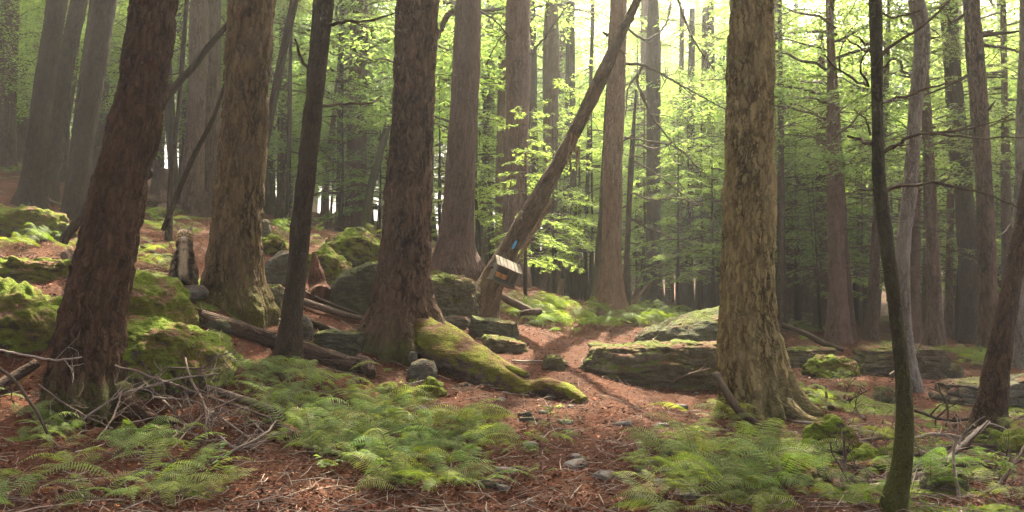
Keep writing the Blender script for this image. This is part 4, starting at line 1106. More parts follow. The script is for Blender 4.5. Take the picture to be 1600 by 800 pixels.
rock('pale mossy topped boulder touching the left side of the reddish brown trunk', 518, 412, 618, 500, 14.2, ROCK_LICHEN, 15, .7, .3, n=44, box=.45, rough=.13, shear=.28, strata=.015)
rock('dark mossy boulder between the reddish brown and the purplish trunks', 658, 424, 748, 506, 14.6, ROCK_MOSSY, 17, .8, .3, n=44, box=.45, rough=.14, shear=-.2, strata=.03, layers=6)
rock('mossy knoll of stone uphill of the pale boulder', 500, 364, 600, 425, 17.5, ROCK_GREEN, 18, .7, .5, n=30, box=.25, rough=.16)
rock('mossy stone behind the slender dark trunk, on the slope', 470, 392, 545, 440, 16, ROCK_GREEN, 19, .8, .5, n=30, box=.3, rough=.16)
rock('slanting grey slab leaning between the warm brown and slender dark trunks', 408, 396, 462, 440, 13.2, ROCK_SOME, 20, .7, .4, n=26, box=.55, rough=.1, shear=.45)
rock('rounded dark stone on the slope just right of the warm brown trunk', 402, 342, 424, 372, 17, ROCK_SOME, 22, .9, .4, n=20, box=.2)
rock('dark stone standing by the foot of the warm brown trunk, on its right', 412, 440, 446, 500, 11.8, ROCK_MOSSY, 23, .8, .4, n=24, box=.4, rough=.14)
rock('moss covered ridge of rock just right of the leaning front trunk, topmost', 150, 424, 304, 520, 9.9, ROCK_GREEN, 25, 1.0, .6, n=40, box=.35, rough=.13, shear=-.34)
rock('sunlit moss covered hump with fallen leaves on its back', 150, 496, 358, 600, 9.35, ROCK_GREEN, 27, .9, .6, n=48, box=.4, rough=.11, shear=-.20)
rock('mossy mound at the left edge of the photo', -70, 446, 112, 550, 9.6, ROCK_GREEN, 29, .9, .6, n=40, box=.35, rough=.14)
rock('mossy ledge above the mound at the left edge', -40, 406, 118, 446, 10.8, ROCK_GREEN, 30, .4, .5, n=34, box=.5, rough=.12, strata=.03, layers=4)
rock('mossy bank under the close pair of dark slanted trunks', -60, 324, 110, 368, 14.5, ROCK_GREEN, 31, .4, .6, n=30, box=.3, rough=.14, shear=-.15)
rock('rounded grey stone tucked under the mossy root', 638, 562, 684, 594, 10.9, ROCK_SOME, 33, .9, .3, n=26, box=.3, rough=.1)
rock('small stone balanced on the ground beside the reddish brown trunk', 638, 548, 652, 566, 11.0, ROCK_SOME, 34, .9, .3, n=16, box=.3)
rock('flat stone lying left of the reddish brown trunk, above the log', 488, 516, 570, 552, 12.0, ROCK_LICHEN, 35, .7, .4, n=28, box=.5, rough=.12, strata=.012)
rock('small pale stone on the ground between the slender dark trunk and the flat stone', 462, 494, 490, 532, 12.0, ROCK_SOME, 36, .8, .4, n=20, box=.4)
rock('smooth grey stone lying against the log by the warm brown trunk', 300, 492, 368, 520, 10.5, ROCK_LICHEN, 37, .7, .4, n=30, box=.3, rough=.08, shear=-.15)
rock('flat stone the cat sits on', 240, 443, 326, 456, 10.75, ROCK_GREY, 38, .7, 1.2, n=28, box=.5, rough=.06)
rock('small mossy stone beside the path, in front of the long boulder\'s left end', 847, 553, 882, 576, 11.4, ROCK_MOSSY, 39, .8, .5, n=20, box=.4)
rock('thin mossy slab in the ground under the long boulder\'s left end', 905, 570, 975, 585, 11.6, ROCK_MOSSY, 40, .5, .8, n=20, box=.5, shear=-.15)
# right side
rock('mossy ledge behind the thick tan trunk, on its right', 1200, 540, 1310, 574, 15.3, ROCK_MOSSY, 43, .5, .5, n=34, box=.5, strata=.03, rough=.12, layers=5)
rock('low moss cushion covered stone right of the tan trunk', 1255, 554, 1340, 590, 14.3, ROCK_GREEN, 44, .6, .6, n=28, box=.25, rough=.12)
rock('layered mossy ledge behind the thin mossy bent trunk', 1330, 540, 1478, 590, 15.2, ROCK_MOSSY, 45, .5, .4, n=46, box=.6, strata=.05, rough=.10, layers=6)
rock('small mossy stone left of the thin mossy bent trunk', 1364, 602, 1402, 628, 12.4, ROCK_MOSSY, 46, .8, .5, n=22, box=.35)
rock('broad flat grey rock behind the leaning rough trunk', 1462, 586, 1680, 642, 11.6, ROCK_SOME, 47, .55, .3, n=50, box=.55, strata=.05, rough=.11, shear=.14, layers=5)
rock('stone behind the ferns by the sunlit edged trunk', 1462, 565, 1502, 588, 14.8, ROCK_MOSSY, 48, .7, .5, n=20, box=.4)
rock('mossy hummock with a broken edge in the right foreground', 1262, 656, 1345, 712, 8.9, ROCK_GREEN, 50, .6, .5, n=36, box=.35, rough=.13, shear=-.22)
rock('flat mossy rock poking out of the ferns at lower right', 1150, 708, 1275, 762, 7.6, ROCK_MOSSY, 51, .6, .6, n=36, box=.4, rough=.12, shear=-.12)
rock('dark mossy stone under the dead branches at lower right', 1440, 730, 1510, 775, 7.7, ROCK_MOSSY, 52, .6, .5, n=30, box=.4, rough=.14)
rock('mossy stone among the branches at the right, below the leaning rough trunk', 1330, 700, 1420, 735, 8.2, ROCK_GREEN, 53, .5, .5, n=26, box=.35)
rock('mossy stone at the far lower right corner', 1545, 676, 1640, 712, 8.6, ROCK_GREEN, 54, .5, .5, n=26, box=.35, rough=.14)
rock('mossy stone in the bracken below the mossy root', 655, 598, 692, 622, 10.2, ROCK_GREEN, 55, .8, .6, n=20, box=.3)
rock('moss cushion stone left of the path, below the reddish brown trunk', 590, 600, 634, 626, 10.1, ROCK_GREEN, 56, .8, .6, n=20, box=.3)
rock('mossy boulder on the slope behind the slender dark trunk, left', 398, 372, 452, 398, 16, ROCK_GREEN, 57, .8, .6, n=24, box=.3, rough=.15)
rock('grey stone showing in the fern strip behind the long boulder', 1080, 505, 1120, 520, 18, ROCK_GREY, 58, .8, .6, n=16, box=.4)

SMALL = 'small stones half sunk in the trail'
def small_stones():
    rs = np.random.RandomState(21)
    ms = []
    for k in range(5):
        w, Q = rock_geo((.2, .16, .07), 70 + k, n=10, box=.45, rough=.14)
        ms.append(mesh_np('stone', w, Q, None, [ROCK_SOME if k % 2 else ROCK_GREY], True))
    for k in range(46):
        px, py = rs.uniform(640, 1120), rs.uniform(560, 790)
        if px > 900 and py < 600: continue
        h = ground_hit(px, py)
        o = obj('stone', ms[k % 5], None, h + np.array([0, 0, .005]))
        s = rs.uniform(.35, 1.1); o.scale = (s, s, s); o.rotation_euler = (rs.normal(0, .1), rs.normal(0, .1), rs.uniform(0, 6))
        tag(o, 'small flat stone half sunk in the needles of the trail', 'stone', SMALL)
small_stones()

# ------------------------------------------------------------------ the mossy root of the reddish trunk
def ground_tube(name, pts, mat, label=None, cat=None, nseg=40, lump=.05, amp=.012, parent=None, origin=None, hug=None, group=None, seed=1, ds=.03, fray=False, plate=(9, 9, 2)):
    """pts: (px, py of the middle, width px, Y)"""
    if parent is None: pts = [(a, b, w, on_ground(a, b, y)) for a, b, w, y in pts]
    p4 = np.array([[*P(a, b, y), pxm(w, y) / 2] for a, b, w, y in pts])
    L = np.linalg.norm(np.diff(p4[:, :3], axis=0), axis=1).sum()
    s = np.arange(0, L * .9999, ds)
    q, _ = catmull(p4, s)
    org = q[0, :3].copy() if origin is None else origin
    t, N, B = frames(q[:, :3]); th = np.arange(nseg) / nseg * 2 * math.pi
    c, sn = np.cos(th)[None], np.sin(th)[None]
    r = np.maximum(q[:, 3], .006)[:, None] * np.ones_like(c)
    bk = np.stack([r * c + seed, r * sn + seed * 2.3, np.repeat(s[:, None], nseg, 1)], 2).reshape(-1, 3)
    d = lump * fbm(bk * np.array([4, 4, 2.5]), 4, seed) + amp * fbm(bk * np.array([20, 20, 9]), 3, seed + 5)
    rr = r + d.reshape(r.shape) * np.minimum(1, r / .12)
    v = q[:, None, :3] + rr[..., None] * (c[..., None] * N[:, None] + sn[..., None] * B[:, None])
    n = len(s); v = v.reshape(-1, 3)
    i = np.arange(n - 1)[:, None] * nseg; j = np.arange(nseg)[None]; j2 = (j + 1) % nseg
    Q = np.stack([i + j, i + j2, i + nseg + j2, i + nseg + j], 2).reshape(-1, 4)
    tris = []
    v = np.vstack([v, q[0, :3], q[-1, :3]]); bk = np.vstack([bk, bk[0], bk[-1]]); e0 = len(v) - 2
    tris = np.concatenate([np.stack([np.full(nseg, e0), (np.arange(nseg) + 1) % nseg, np.arange(nseg)], 1),
                           np.stack([np.full(nseg, e0 + 1), (n - 1) * nseg + np.arange(nseg), (n - 1) * nseg + (np.arange(nseg) + 1) % nseg], 1)])
    o = obj(name, mesh_np(name, v - org, Q, tris, [mat], True, None, {'bk': ('FLOAT_VECTOR', bk)}), parent, None if parent is not None else org)
    if label: tag(o, label, cat, group)
    return o

red = [o for o in COL.objects if o.get('label', '').startswith('thick reddish brown trunk')][0]
ro = np.array(red.location)
ROOT_M = rockmat('mossy_root_bark', (.14, .10, .075), (.06, .042, .03), .72, mosscol=(.15, .165, .02), lichen=(.19, .14, .11), needles=.05)
ground_tube('root', [(632, 500, 50, 11.95), (655, 522, 64, 11.75), (683, 543, 70, 11.5), (715, 560, 72, 11.2), (755, 580, 60, 10.8), (790, 598, 44, 10.45), (825, 611, 30, 10.2), (855, 606, 26, 10.1), (882, 612, 26, 9.95), (912, 632, 20, 9.75)], ROOT_M, parent=red, origin=ro, nseg=64, lump=.07, amp=.014, seed=3, ds=.02)
ground_tube('root', [(655, 495, 34, 12.0), (682, 516, 40, 11.9), (710, 534, 40, 11.8), (745, 556, 34, 11.5), (790, 578, 22, 11.2), (826, 588, 12, 11.0)], ROOT_M, parent=red, origin=ro, nseg=44, lump=.05, amp=.012, seed=5, ds=.025)
ground_tube('root', [(590, 535, 26, 11.9), (562, 540, 18, 11.9), (530, 532, 14, 12.0), (505, 524, 10, 12.1)], ROOT_M, parent=red, origin=ro, nseg=30, lump=.03, seed=6)
front = [o for o in COL.objects if o.get('label', '').startswith('thick dark reddish trunk in the left')][0]
fo = np.array(front.location)
ground_tube('root', [(190, 610, 34, 8.5), (215, 640, 24, 8.3), (245, 655, 16, 8.15), (275, 664, 9, 8.05)], BARK_FRONT, parent=front, origin=fo, nseg=30, lump=.03, seed=8)
tan = [o for o in COL.objects if o.get('label', '').startswith('thick straight tan')][0]
to = np.array(tan.location)
ground_tube('root', [(1212, 610, 34, 10.4), (1235, 640, 26, 10.2), (1258, 655, 18, 10.0), (1290, 662, 12, 9.8)], BARK_TAN, parent=tan, origin=to, nseg=30, lump=.03, seed=9)
ground_tube('root', [(1222, 600, 20, 10.6), (1248, 628, 14, 10.6), (1278, 640, 8, 10.5)], BARK_RED, parent=tan, origin=to, nseg=24, lump=.02, seed=10)

# ------------------------------------------------------------------ logs and stumps
ground_tube('fallen_log', [(300, 492, 22, 10.9), (350, 508, 26, 10.8), (400, 524, 26, 10.7), (470, 545, 25, 10.9), (530, 564, 26, 10.7), (572, 574, 24, 10.5)], LOGROT, 'dark rotting log that runs behind the ferns past the slender dark trunk', 'log', seed=11, lump=.04)
ground_tube('fallen_log', [(560, 560, 16, 10.6), (575, 572, 24, 10.3), (580, 586, 16, 10.1)], LOGROT, 'short broken rotten stub at the right end of the long rotting log', 'log', seed=12, lump=.05)
ground_tube('fallen_log', [(476, 500, 11, 12.4), (520, 518, 14, 12.2), (552, 528, 12, 12.1)], DEADBARK, 'thin mossy log lying on the slope above the flat stone', 'log', seed=13, lump=.02)
ground_tube('fallen_log', [(448, 462, 10, 13.2), (500, 480, 12, 13.0), (550, 494, 8, 12.8), (575, 498, 4, 12.6)], TWIG, 'thin dark log in front of the pale boulder', 'log', seed=14, lump=.02)
ground_tube('fallen_log', [(-20, 436, 22, 11.3), (40, 432, 24, 11.3), (104, 430, 20, 11.5)], LOGROT, 'dark rotten log lying behind the mossy mound at the left edge', 'log', seed=15, lump=.04)
ground_tube('fallen_log', [(106, 398, 22, 11.2), (114, 420, 20, 11.0), (120, 452, 18, 10.8)], LOGROT, 'broken purplish limb stump at the lower end of the thin leaning pole', 'log', seed=16, lump=.03)
ground_tube('fallen_log', [(776, 458, 10, 15.2), (800, 472, 12, 15.4), (830, 486, 10, 15.6), (862, 500, 7, 15.8)], TWIG, 'thin straight log slanting down into the ferns right of the leaning dead trunk', 'log', seed=17, lump=.02)
ground_tube('fallen_log', [(812, 490, 8, 15.2), (832, 487, 10, 15.2), (845, 486, 9, 15.3)], LOGROT, 'short reddish log end in the sunny ferns', 'log', seed=18, lump=.02)
ground_tube('fallen_log', [(976, 490, 8, 19.5), (995, 467, 8, 19.6), (1016, 443, 7, 19.7)], DEADBARK, 'pale greenish stick leaning right of the orange brown trunk', 'log', seed=19, lump=.01)
ground_tube('fallen_log', [(226, 314, 14, 19.5), (250, 318, 14, 19.5), (280, 325, 12, 19.6)], LOGROT, 'log lying on the upper slope behind the leaning front trunk', 'log', seed=20, lump=.03)
ground_tube('fallen_log', [(1222, 508, 9, 15.6), (1255, 520, 9, 15.4), (1290, 538, 9, 15.2), (1320, 548, 6, 15.0)], TWIG_DARK, 'thin dark log on the ledge right of the tan trunk', 'log', seed=21, lump=.015)
ground_tube('fallen_log', [(1262, 614, 14, 11.2), (1280, 626, 14, 11.0), (1300, 640, 12, 10.8)], LOGROT, 'short brown log right of the tan trunk\'s foot', 'log', seed=22, lump=.02)
ground_tube('fallen_log', [(1278, 726, 18, 7.6), (1300, 745, 17, 7.4), (1322, 768, 15, 7.2)], LOGROT, 'pinkish brown log among ferns at lower right', 'log', seed=23, lump=.02)
ground_tube('fallen_log', [(1250, 728, 9, 7.9), (1330, 722, 11, 7.9), (1400, 724, 10, 7.9), (1480, 726, 9, 7.9), (1560, 724, 8, 7.9)], TWIG_DARK, 'long thin dark log crossing behind the thin mossy bent trunk at lower right', 'log', seed=24, lump=.02)
ground_tube('fallen_log', [(1120, 585, 10, 9.9), (1136, 615, 12, 9.6), (1158, 645, 12, 9.3), (1192, 668, 10, 9.0)], TWIG_DARK, 'curved dark dead limb resting in front of the thick tan trunk', 'log', seed=25, lump=.015)
ground_tube('fallen_log', [(322, 606, 10, 8.6), (370, 622, 14, 8.5), (440, 645, 12, 8.4)], TWIG, 'brown log under the brush pile', 'log', seed=26, lump=.02)
ground_tube('fallen_log', [(215, 574, 16, 9.0), (265, 576, 18, 9.0), (315, 582, 12, 8.9)], LOGROT, 'rotten reddish log under the sunlit moss covered hump', 'log', seed=27, lump=.03)
ground_tube('fallen_log', [(-30, 612, 18, 8.6), (20, 590, 18, 8.7), (60, 566, 14, 8.8)], LOGROT, 'dim log at the left edge beside the leaning front trunk', 'log', seed=28, lump=.03)
ground_tube('fallen_log', [(430, 660, 9, 8.2), (480, 690, 10, 8.0), (560, 716, 9, 7.8), (640, 724, 6, 7.7)], TWIG_DARK, 'thin log half hidden under the ferns left of the path', 'log', seed=29, lump=.015)
ground_tube('stump', [(502, 468, 40, 13.6), (497, 445, 24, 13.6), (493, 420, 17, 13.6), (491, 395, 7, 13.6)], STUMPWOOD, 'rotten reddish stump behind the slender dark trunk', 'stump', seed=30, lump=.07)
ground_tube('stump', [(258, 340, 22, 20), (257, 300, 20, 20), (257, 262, 12, 20)], BARK_FAR, 'tall broken stump up the slope above the cat', 'stump', seed=31, lump=.05)
ground_tube('stump', [(874, 478, 18, 21.5), (873, 450, 16, 21.5), (875, 434, 12, 21.5)], DEADWOOD, 'pale broken stump in the row of dark trunks', 'stump', seed=32, lump=.05)
ground_tube('stump', [(572, 676, 5, 8.8), (572, 676, 5, 8.7), (573, 640, 4, 8.7)], TWIG_DARK, 'small dark dead stick standing in the ferns', 'stick', seed=33, lump=.01) if False else None

# ------------------------------------------------------------------ dead branches with side twigs
def dead_branch(pts, mat, label, group=None, twigs=6, seed=0, tl=.35, lift=.5, thin=.62):
    rs = np.random.RandomState(seed)
    pts = [(a, b, w, on_ground(a, b, y)) for a, b, w, y in pts]
    p4 = np.array([[*P(a, b, y), pxm(w, y) / 2 * thin] for a, b, w, y in pts])
    L = np.linalg.norm(np.diff(p4[:, :3], axis=0), axis=1).sum()
    s = np.linspace(0, L * .9999, max(8, int(L / .05)))
    q, _ = catmull(p4, s); q[:, :3] += np.cumsum(rs.normal(0, .004, (len(q), 3)), 0)
    org = q[0, :3].copy(); g = Geo()
    g.tube(q[:, :3] - org, np.maximum(q[:, 3], .003), 7)
    def sub(p, d, l, r, depth):
        n = 6; w = [p]
        dd = d.copy()
        for k in range(n):
            dd = dd + rs.normal(0, .22, 3); dd /= np.linalg.norm(dd); w.append(w[-1] + dd * l / n)
        w = np.array(w); g.tube(w - org, np.linspace(r, max(.0018, r * .3), n + 1), 5)
        if depth > 0:
            for k in range(rs.randint(1, 4)):
                i = rs.randint(2, n); d2 = dd * .4 + rs.normal(0, .6, 3); d2 /= np.linalg.norm(d2)
                sub(w[i], d2, l * rs.uniform(.35, .6), r * .6, depth - 1)
    for k in range(twigs):
        i = rs.randint(len(q) // 5, len(q) - 1); d = q[i + 1, :3] - q[i, :3]; d /= np.linalg.norm(d) + 1e-9
        d = d * .7 + rs.normal(0, .6, 3); d[2] += lift * .5; d /= np.linalg.norm(d)
        sub(q[i, :3], d, tl * rs.uniform(.5, 1.3), max(.003, q[i, 3] * .55), 1)
    o = obj('dead_branch', g.mesh('dead_branch', [mat], True), None, org)
    return tag(o, label, 'branch', group)

dead_branch([(-10, 544, 6, 8.2), (40, 552, 6, 8.1), (90, 560, 5, 8.0), (128, 558, 4, 7.9)], TWIG_PALE, 'pale bare twig across the foot of the leaning front trunk, at the left', seed=1, twigs=2)
dead_branch([(-10, 565, 9, 7.6), (30, 600, 9, 7.5), (60, 640, 8, 7.4), (78, 678, 7, 7.4)], TWIG_DARK, 'dark bent stick curving down at the left edge', seed=2, twigs=2)
BR = 'bare branches of the brush pile by the leaning front trunk'
for k, pts in enumerate([[(130, 655, 5, 7.8), (190, 618, 6, 8.0), (250, 600, 6, 8.1), (300, 590, 5, 8.2), (340, 585, 4, 8.3)],
                         [(180, 572, 6, 8.5), (240, 590, 7, 8.4), (300, 612, 8, 8.3), (360, 636, 8, 8.2), (420, 660, 6, 8.1)],
                         [(290, 560, 6, 8.6), (300, 600, 7, 8.3), (320, 640, 8, 8.1), (322, 690, 6, 7.9)],
                         [(240, 620, 5, 8.2), (300, 625, 6, 8.2), (340, 650, 6, 8.1), (395, 690, 5, 7.8)],
                         [(200, 660, 4, 7.9), (260, 650, 5, 8.0), (300, 668, 5, 7.9), (350, 640, 4, 8.1)],
                         [(220, 590, 6, 8.6), (270, 640, 7, 8.3), (310, 690, 6, 8.0)],
                         [(340, 680, 6, 7.8), (380, 700, 6, 7.6), (415, 690, 4, 7.6)],
                         [(260, 575, 5, 8.7), (320, 575, 5, 8.6), (345, 560, 4, 8.5), (360, 580, 3, 8.5)],
                         [(150, 690, 4, 7.5), (180, 645, 5, 7.8), (190, 610, 4, 8.0)],
                         [(330, 722, 7, 7.2), (370, 705, 7, 7.3), (415, 682, 6, 7.5), (430, 660, 3, 7.7)],
                         [(270, 700, 4, 7.6), (310, 660, 5, 7.9), (380, 620, 4, 8.3)],
                         [(60, 600, 5, 8.1), (120, 640, 5, 7.9), (180, 668, 4, 7.7)]]):
    dead_branch(pts, TWIG if k % 3 else TWIG_PALE, 'bare twiggy branch in the brush pile by the leaning front trunk', BR, twigs=9, seed=20 + k)
RB = 'bare branches tangled on the ground at lower right'
for k, pts in enumerate([[(1230, 730, 8, 8.0), (1290, 742, 8, 7.8), (1360, 752, 8, 7.6), (1400, 745, 6, 7.6)],
                         [(1330, 775, 10, 7.2), (1400, 752, 11, 7.5), (1450, 738, 10, 7.8), (1500, 700, 8, 8.2), (1550, 655, 7, 8.8)],
                         [(1410, 715, 6, 8.3), (1470, 705, 7, 8.4), (1540, 700, 6, 8.5), (1610, 696, 5, 8.5)],
                         [(1480, 740, 6, 7.8), (1540, 748, 7, 7.7), (1610, 770, 6, 7.4)],
                         [(1360, 760, 8, 7.3), (1430, 752, 7, 7.4), (1460, 748, 5, 7.4)],
                         [(1430, 640, 6, 10.2), (1480, 655, 6, 10.0), (1530, 650, 5, 9.9)],
                         [(1300, 700, 5, 8.6), (1350, 690, 6, 8.6), (1400, 684, 5, 8.7)],
                         [(1410, 690, 5, 8.9), (1470, 680, 6, 9.0), (1530, 690, 5, 8.8)],
                         [(1420, 735, 5, 8.0), (1500, 722, 6, 8.0), (1590, 735, 5, 7.8)],
                         [(1580, 660, 5, 9.2), (1600, 650, 5, 9.2), (1640, 640, 4, 9.2)],
                         [(1240, 660, 5, 9.6), (1290, 664, 6, 9.4), (1340, 672, 5, 9.2)],
                         [(1270, 600, 6, 12.0), (1320, 625, 6, 11.5), (1350, 650, 5, 11.0)]]):
    dead_branch(pts, [TWIG, TWIG_PALE, TWIG_DARK][k % 3], 'bare branch in the tangle on the ground at lower right', RB, twigs=8, seed=50 + k, thin=.9)
dead_branch([(1502, 806, 10, 6.5), (1504, 760, 9, 6.55), (1496, 725, 8, 6.6), (1499, 690, 6, 6.6)], TWIG_PALE, 'upright pale sunlit twig with two side shoots at lower right', seed=70, twigs=4, tl=.14)
dead_branch([(1504, 778, 7, 6.5), (1540, 768, 7, 6.6), (1570, 740, 7, 6.7), (1590, 710, 6, 6.8), (1612, 670, 5, 6.9)], TWIG, 'long bare stick curving up to the right edge', seed=71, twigs=2)
dead_branch([(1325, 800, 10, 6.6), (1322, 760, 9, 6.7), (1326, 720, 8, 6.8), (1325, 685, 6, 6.8)], TWIG, 'upright grey forked stick left of the thin mossy bent trunk', seed=72, twigs=5, tl=.22)
dead_branch([(1328, 760, 6, 6.7), (1312, 730, 6, 6.7), (1300, 710, 5, 6.7), (1296, 690, 4, 6.7)], TWIG, 'thin grey stick crossing the upright forked stick', seed=73, twigs=2, tl=.15)
dead_branch([(1480, 660, 6, 9.6), (1478, 630, 6, 9.7), (1468, 612, 5, 9.8), (1452, 606, 3, 9.9)], TWIG_DARK, 'dark hooked stick standing up left of the leaning rough trunk', seed=74, twigs=1)
dead_branch([(1290, 632, 7, 11.0), (1290, 605, 6, 11.0)], TWIG_DARK, 'short black stub standing in the needles right of the tan trunk', seed=75, twigs=0)
dead_branch([(1390, 585, 5, 13.5), (1430, 545, 5, 14), (1438, 520, 4, 14), (1434, 505, 3, 14)], TWIG_PALE, 'twisted pale twig sticking up by the layered ledge', seed=76, twigs=3, tl=.2)
dead_branch([(1045, 600, 6, 11.4), (1075, 585, 6, 11.3), (1112, 575, 4, 11.2)], TWIG, 'bare forked stick on the ground before the long layered boulder', seed=77, twigs=4, tl=.25)
dead_branch([(800, 564, 5, 11.6), (825, 566, 6, 11.5), (856, 565, 6, 11.5)], TWIG_PALE, 'pale stick lying on the path by the mossy root', seed=78, twigs=1, tl=.2)
dead_branch([(640, 600, 5, 10.3), (670, 596, 6, 10.3), (690, 597, 5, 10.3)], TWIG_PALE, 'pale stick on the ground under the rounded grey stone', seed=79, twigs=0)
dead_branch([(430, 430, 5, 14), (470, 455, 6, 13.8), (520, 478, 6, 13.5), (565, 495, 4, 13.2)], TWIG, 'thin straight branch lying across the slope by the rotten stump', seed=80, twigs=3)
dead_branch([(520, 352, 5, 20), (550, 365, 5, 19.5), (590, 385, 5, 19)], TWIG_DARK, 'dark branch slanting over the mossy knoll', seed=81, twigs=4)
dead_branch([(560, 712, 5, 7.8), (572, 690, 5, 7.8), (577, 655, 3, 7.8)], TWIG, 'thin upright twig in the ferns left of the path', seed=82, twigs=2, tl=.15)
dead_branch([(708, 745, 4, 7.4), (704, 715, 4, 7.4), (714, 680, 2, 7.4)], TWIG_PALE, 'thin pale twig standing in the ferns by the path', seed=83, twigs=2, tl=.12)
dead_branch([(1215, 700, 5, 8.2), (1232, 730, 5, 8.0), (1245, 760, 4, 7.8)], TWIG, 'thin grey stick over the flat mossy rock in the ferns', seed=84, twigs=1)
dead_branch([(0, 400, 5, 12), (60, 418, 5, 11.8), (120, 425, 4, 11.6)], TWIG, 'thin twig lying on the leaves at the upper left bank', seed=85, twigs=4)
dead_branch([(60, 300, 7, 18), (90, 318, 7, 17.5), (125, 325, 5, 17)], TWIG, 'grey branch on the ground by the close pair of dark slanted trunks', seed=86, twigs=2)
dead_branch([(220, 385, 7, 13), (255, 398, 7, 12.8), (300, 402, 5, 12.8)], DEADBARK, 'mossy branch lying behind the cat', seed=87, twigs=1)
dead_branch([(410, 470, 8, 11.8), (428, 490, 8, 11.6), (442, 505, 7, 11.5)], TWIG_PALE, 'short pale broken branch by the warm brown trunk\'s foot', seed=88, twigs=0)

# ------------------------------------------------------------------ ferns
def fern_mesh(seed, nf, L, mat, spread=1.0, erect=.55, lean=None):
    """a clump: fronds that rise one by one from a creeping root, most of them arching over to the same side"""
    rs = np.random.RandomState(seed)
    g = Geo(); V = []
    for k in range(nf):
        az = 2 * math.pi * (k + rs.uniform(-.35, .35)) / nf if rs.rand() < .4 else rs.normal(0, .8)
        l = L * rs.uniform(.6, 1.15); e = erect * rs.uniform(.6, 1.4)
        b0 = rs.normal(0, .10, 2)
        n = 26; t = np.linspace(0, 1, n)
        rad = l * (t * .94) * spread; z = l * (e * 1.35 * t - e * 1.05 * t ** 2.2)
        side = rs.normal(0, .14) * l * t ** 2
        ca, sa = math.cos(az), math.sin(az)
        pts = np.stack([b0[0] + ca * rad - sa * side, b0[1] + sa * rad + ca * side, z + .01], 1)
        g.tube(pts, .0028 * (1 - t * .75), 3, 1)
        tg = np.gradient(pts, axis=0); tg /= np.linalg.norm(tg, axis=1, keepdims=True)
        up = np.array([0, 0, 1.0]) - tg * tg[:, 2:3]; up /= np.linalg.norm(up, axis=1, keepdims=True)
        roll = rs.normal(0, .4)
        sd = np.cross(tg, up); up2 = up * math.cos(roll) + sd * math.sin(roll); sd = np.cross(tg, up2)
        m = 25
        for q in range(m):
            f = .2 + .79 * q / (m - 1)
            wdt = l * .19 * min(1, (1 - f) * 1.9 + .05) * min(1, (f - .06) * 3.2) * rs.uniform(.85, 1.1)
            p = np.array([np.interp(f, t, pts[:, c]) for c in range(3)])
            i = int(f * (n - 1))
            for s2 in (-1, 1):
                d = sd[i] * s2 * .93 + tg[i] * .36 - up2[i] * rs.uniform(.02, .28); d /= np.linalg.norm(d)
                ac = np.cross(d, up2[i]); ac /= np.linalg.norm(ac)
                tt = np.array([0, .18, .22, .42, .46, .66, .7, .86, 1.0])
                ww = np.array([.5, 1.0, .55, .95, .5, .75, .38, .45, .0]) * l * .0088
                dr = -up2[i][None] * (tt ** 2)[:, None] * wdt * .18
                c = p + d[None] * (tt * wdt)[:, None] + dr
                a = c + ac[None] * ww[:, None]; b = c - ac[None] * ww[:, None]
                v = np.stack([a, b], 1).reshape(-1, 3)
                i0 = np.arange(8) * 2
                g.add(v, np.stack([i0, i0 + 2, i0 + 3, i0 + 1], 1), 0)
    return g.mesh('fern', [mat, TWIG], False)
FERNS = [fern_mesh(101, 7, .60, FERN_M, erect=.75), fern_mesh(102, 6, .55, FERN_M, erect=1.0), fern_mesh(103, 8, .64, FERN_M, erect=.65), fern_mesh(104, 5, .52, FERN_M, erect=.85), fern_mesh(105, 8, .58, FERN_Y, erect=.85), fern_mesh(106, 7, .52, FERN_Y, erect=.7), fern_mesh(107, 4, .5, FERN_B, erect=.35)]

def inpoly(x, y, poly):
    r = False; n = len(poly)
    for i in range(n):
        (x1, y1), (x2, y2) = poly[i], poly[(i + 1) % n]
        if (y1 > y) != (y2 > y) and x < (x2 - x1) * (y - y1) / (y2 - y1) + x1: r = not r
    return r
FERN_AT = []
def fern_patch(poly, count, label, group, seed, kinds=(0, 1, 2, 3, 0, 1, 2, 4, 6), smin=.42, smax=1.1, y1=60, gap=.14):
    rs = np.random.RandomState(seed)
    xs = [p[0] for p in poly]; ys = [p[1] for p in poly]
    done = 0; tries = 0
    while done < count and tries < 4000:
        tries += 1
        px, py = rs.uniform(min(xs), max(xs)), rs.uniform(min(ys), max(ys))
        if not inpoly(px, py, poly): continue
        h = ground_hit(px, py, y1=y1)
        if h is None: continue
        if any((h[0] - a) ** 2 + (h[1] - b) ** 2 < gap * gap for a, b in FERN_AT): continue
        FERN_AT.append((h[0], h[1]))
        o = obj('fern', FERNS[kinds[rs.randint(len(kinds))]], None, h + np.array([0, 0, .0]))
        s = rs.uniform(smin, smax); o.scale = (s, s, s * rs.uniform(.85, 1.15))
        dx = (terrain0([h[0] + .2], [h[1]])[0] - terrain0([h[0] - .2], [h[1]])[0]) / .4
        dy = (terrain0([h[0]], [h[1] + .2])[0] - terrain0([h[0]], [h[1] - .2])[0]) / .4
        o.rotation_euler = Euler((math.atan(dy) * .7 + rs.normal(0, .1), -math.atan(dx) * .7 + rs.normal(0, .1), 0)).to_matrix().to_4x4().to_euler()
        o.rotation_euler.rotate_axis('Z', rs.uniform(0, 6.28))
        tag(o, label, 'fern', group); done += 1
fern_patch([(372, 590), (440, 575), (520, 598), (630, 650), (730, 655), (775, 715), (730, 762), (640, 785), (520, 720), (400, 668)], 98, 'fern in the broad patch left of the path', 'ferns in the broad patch left of the path', 1)
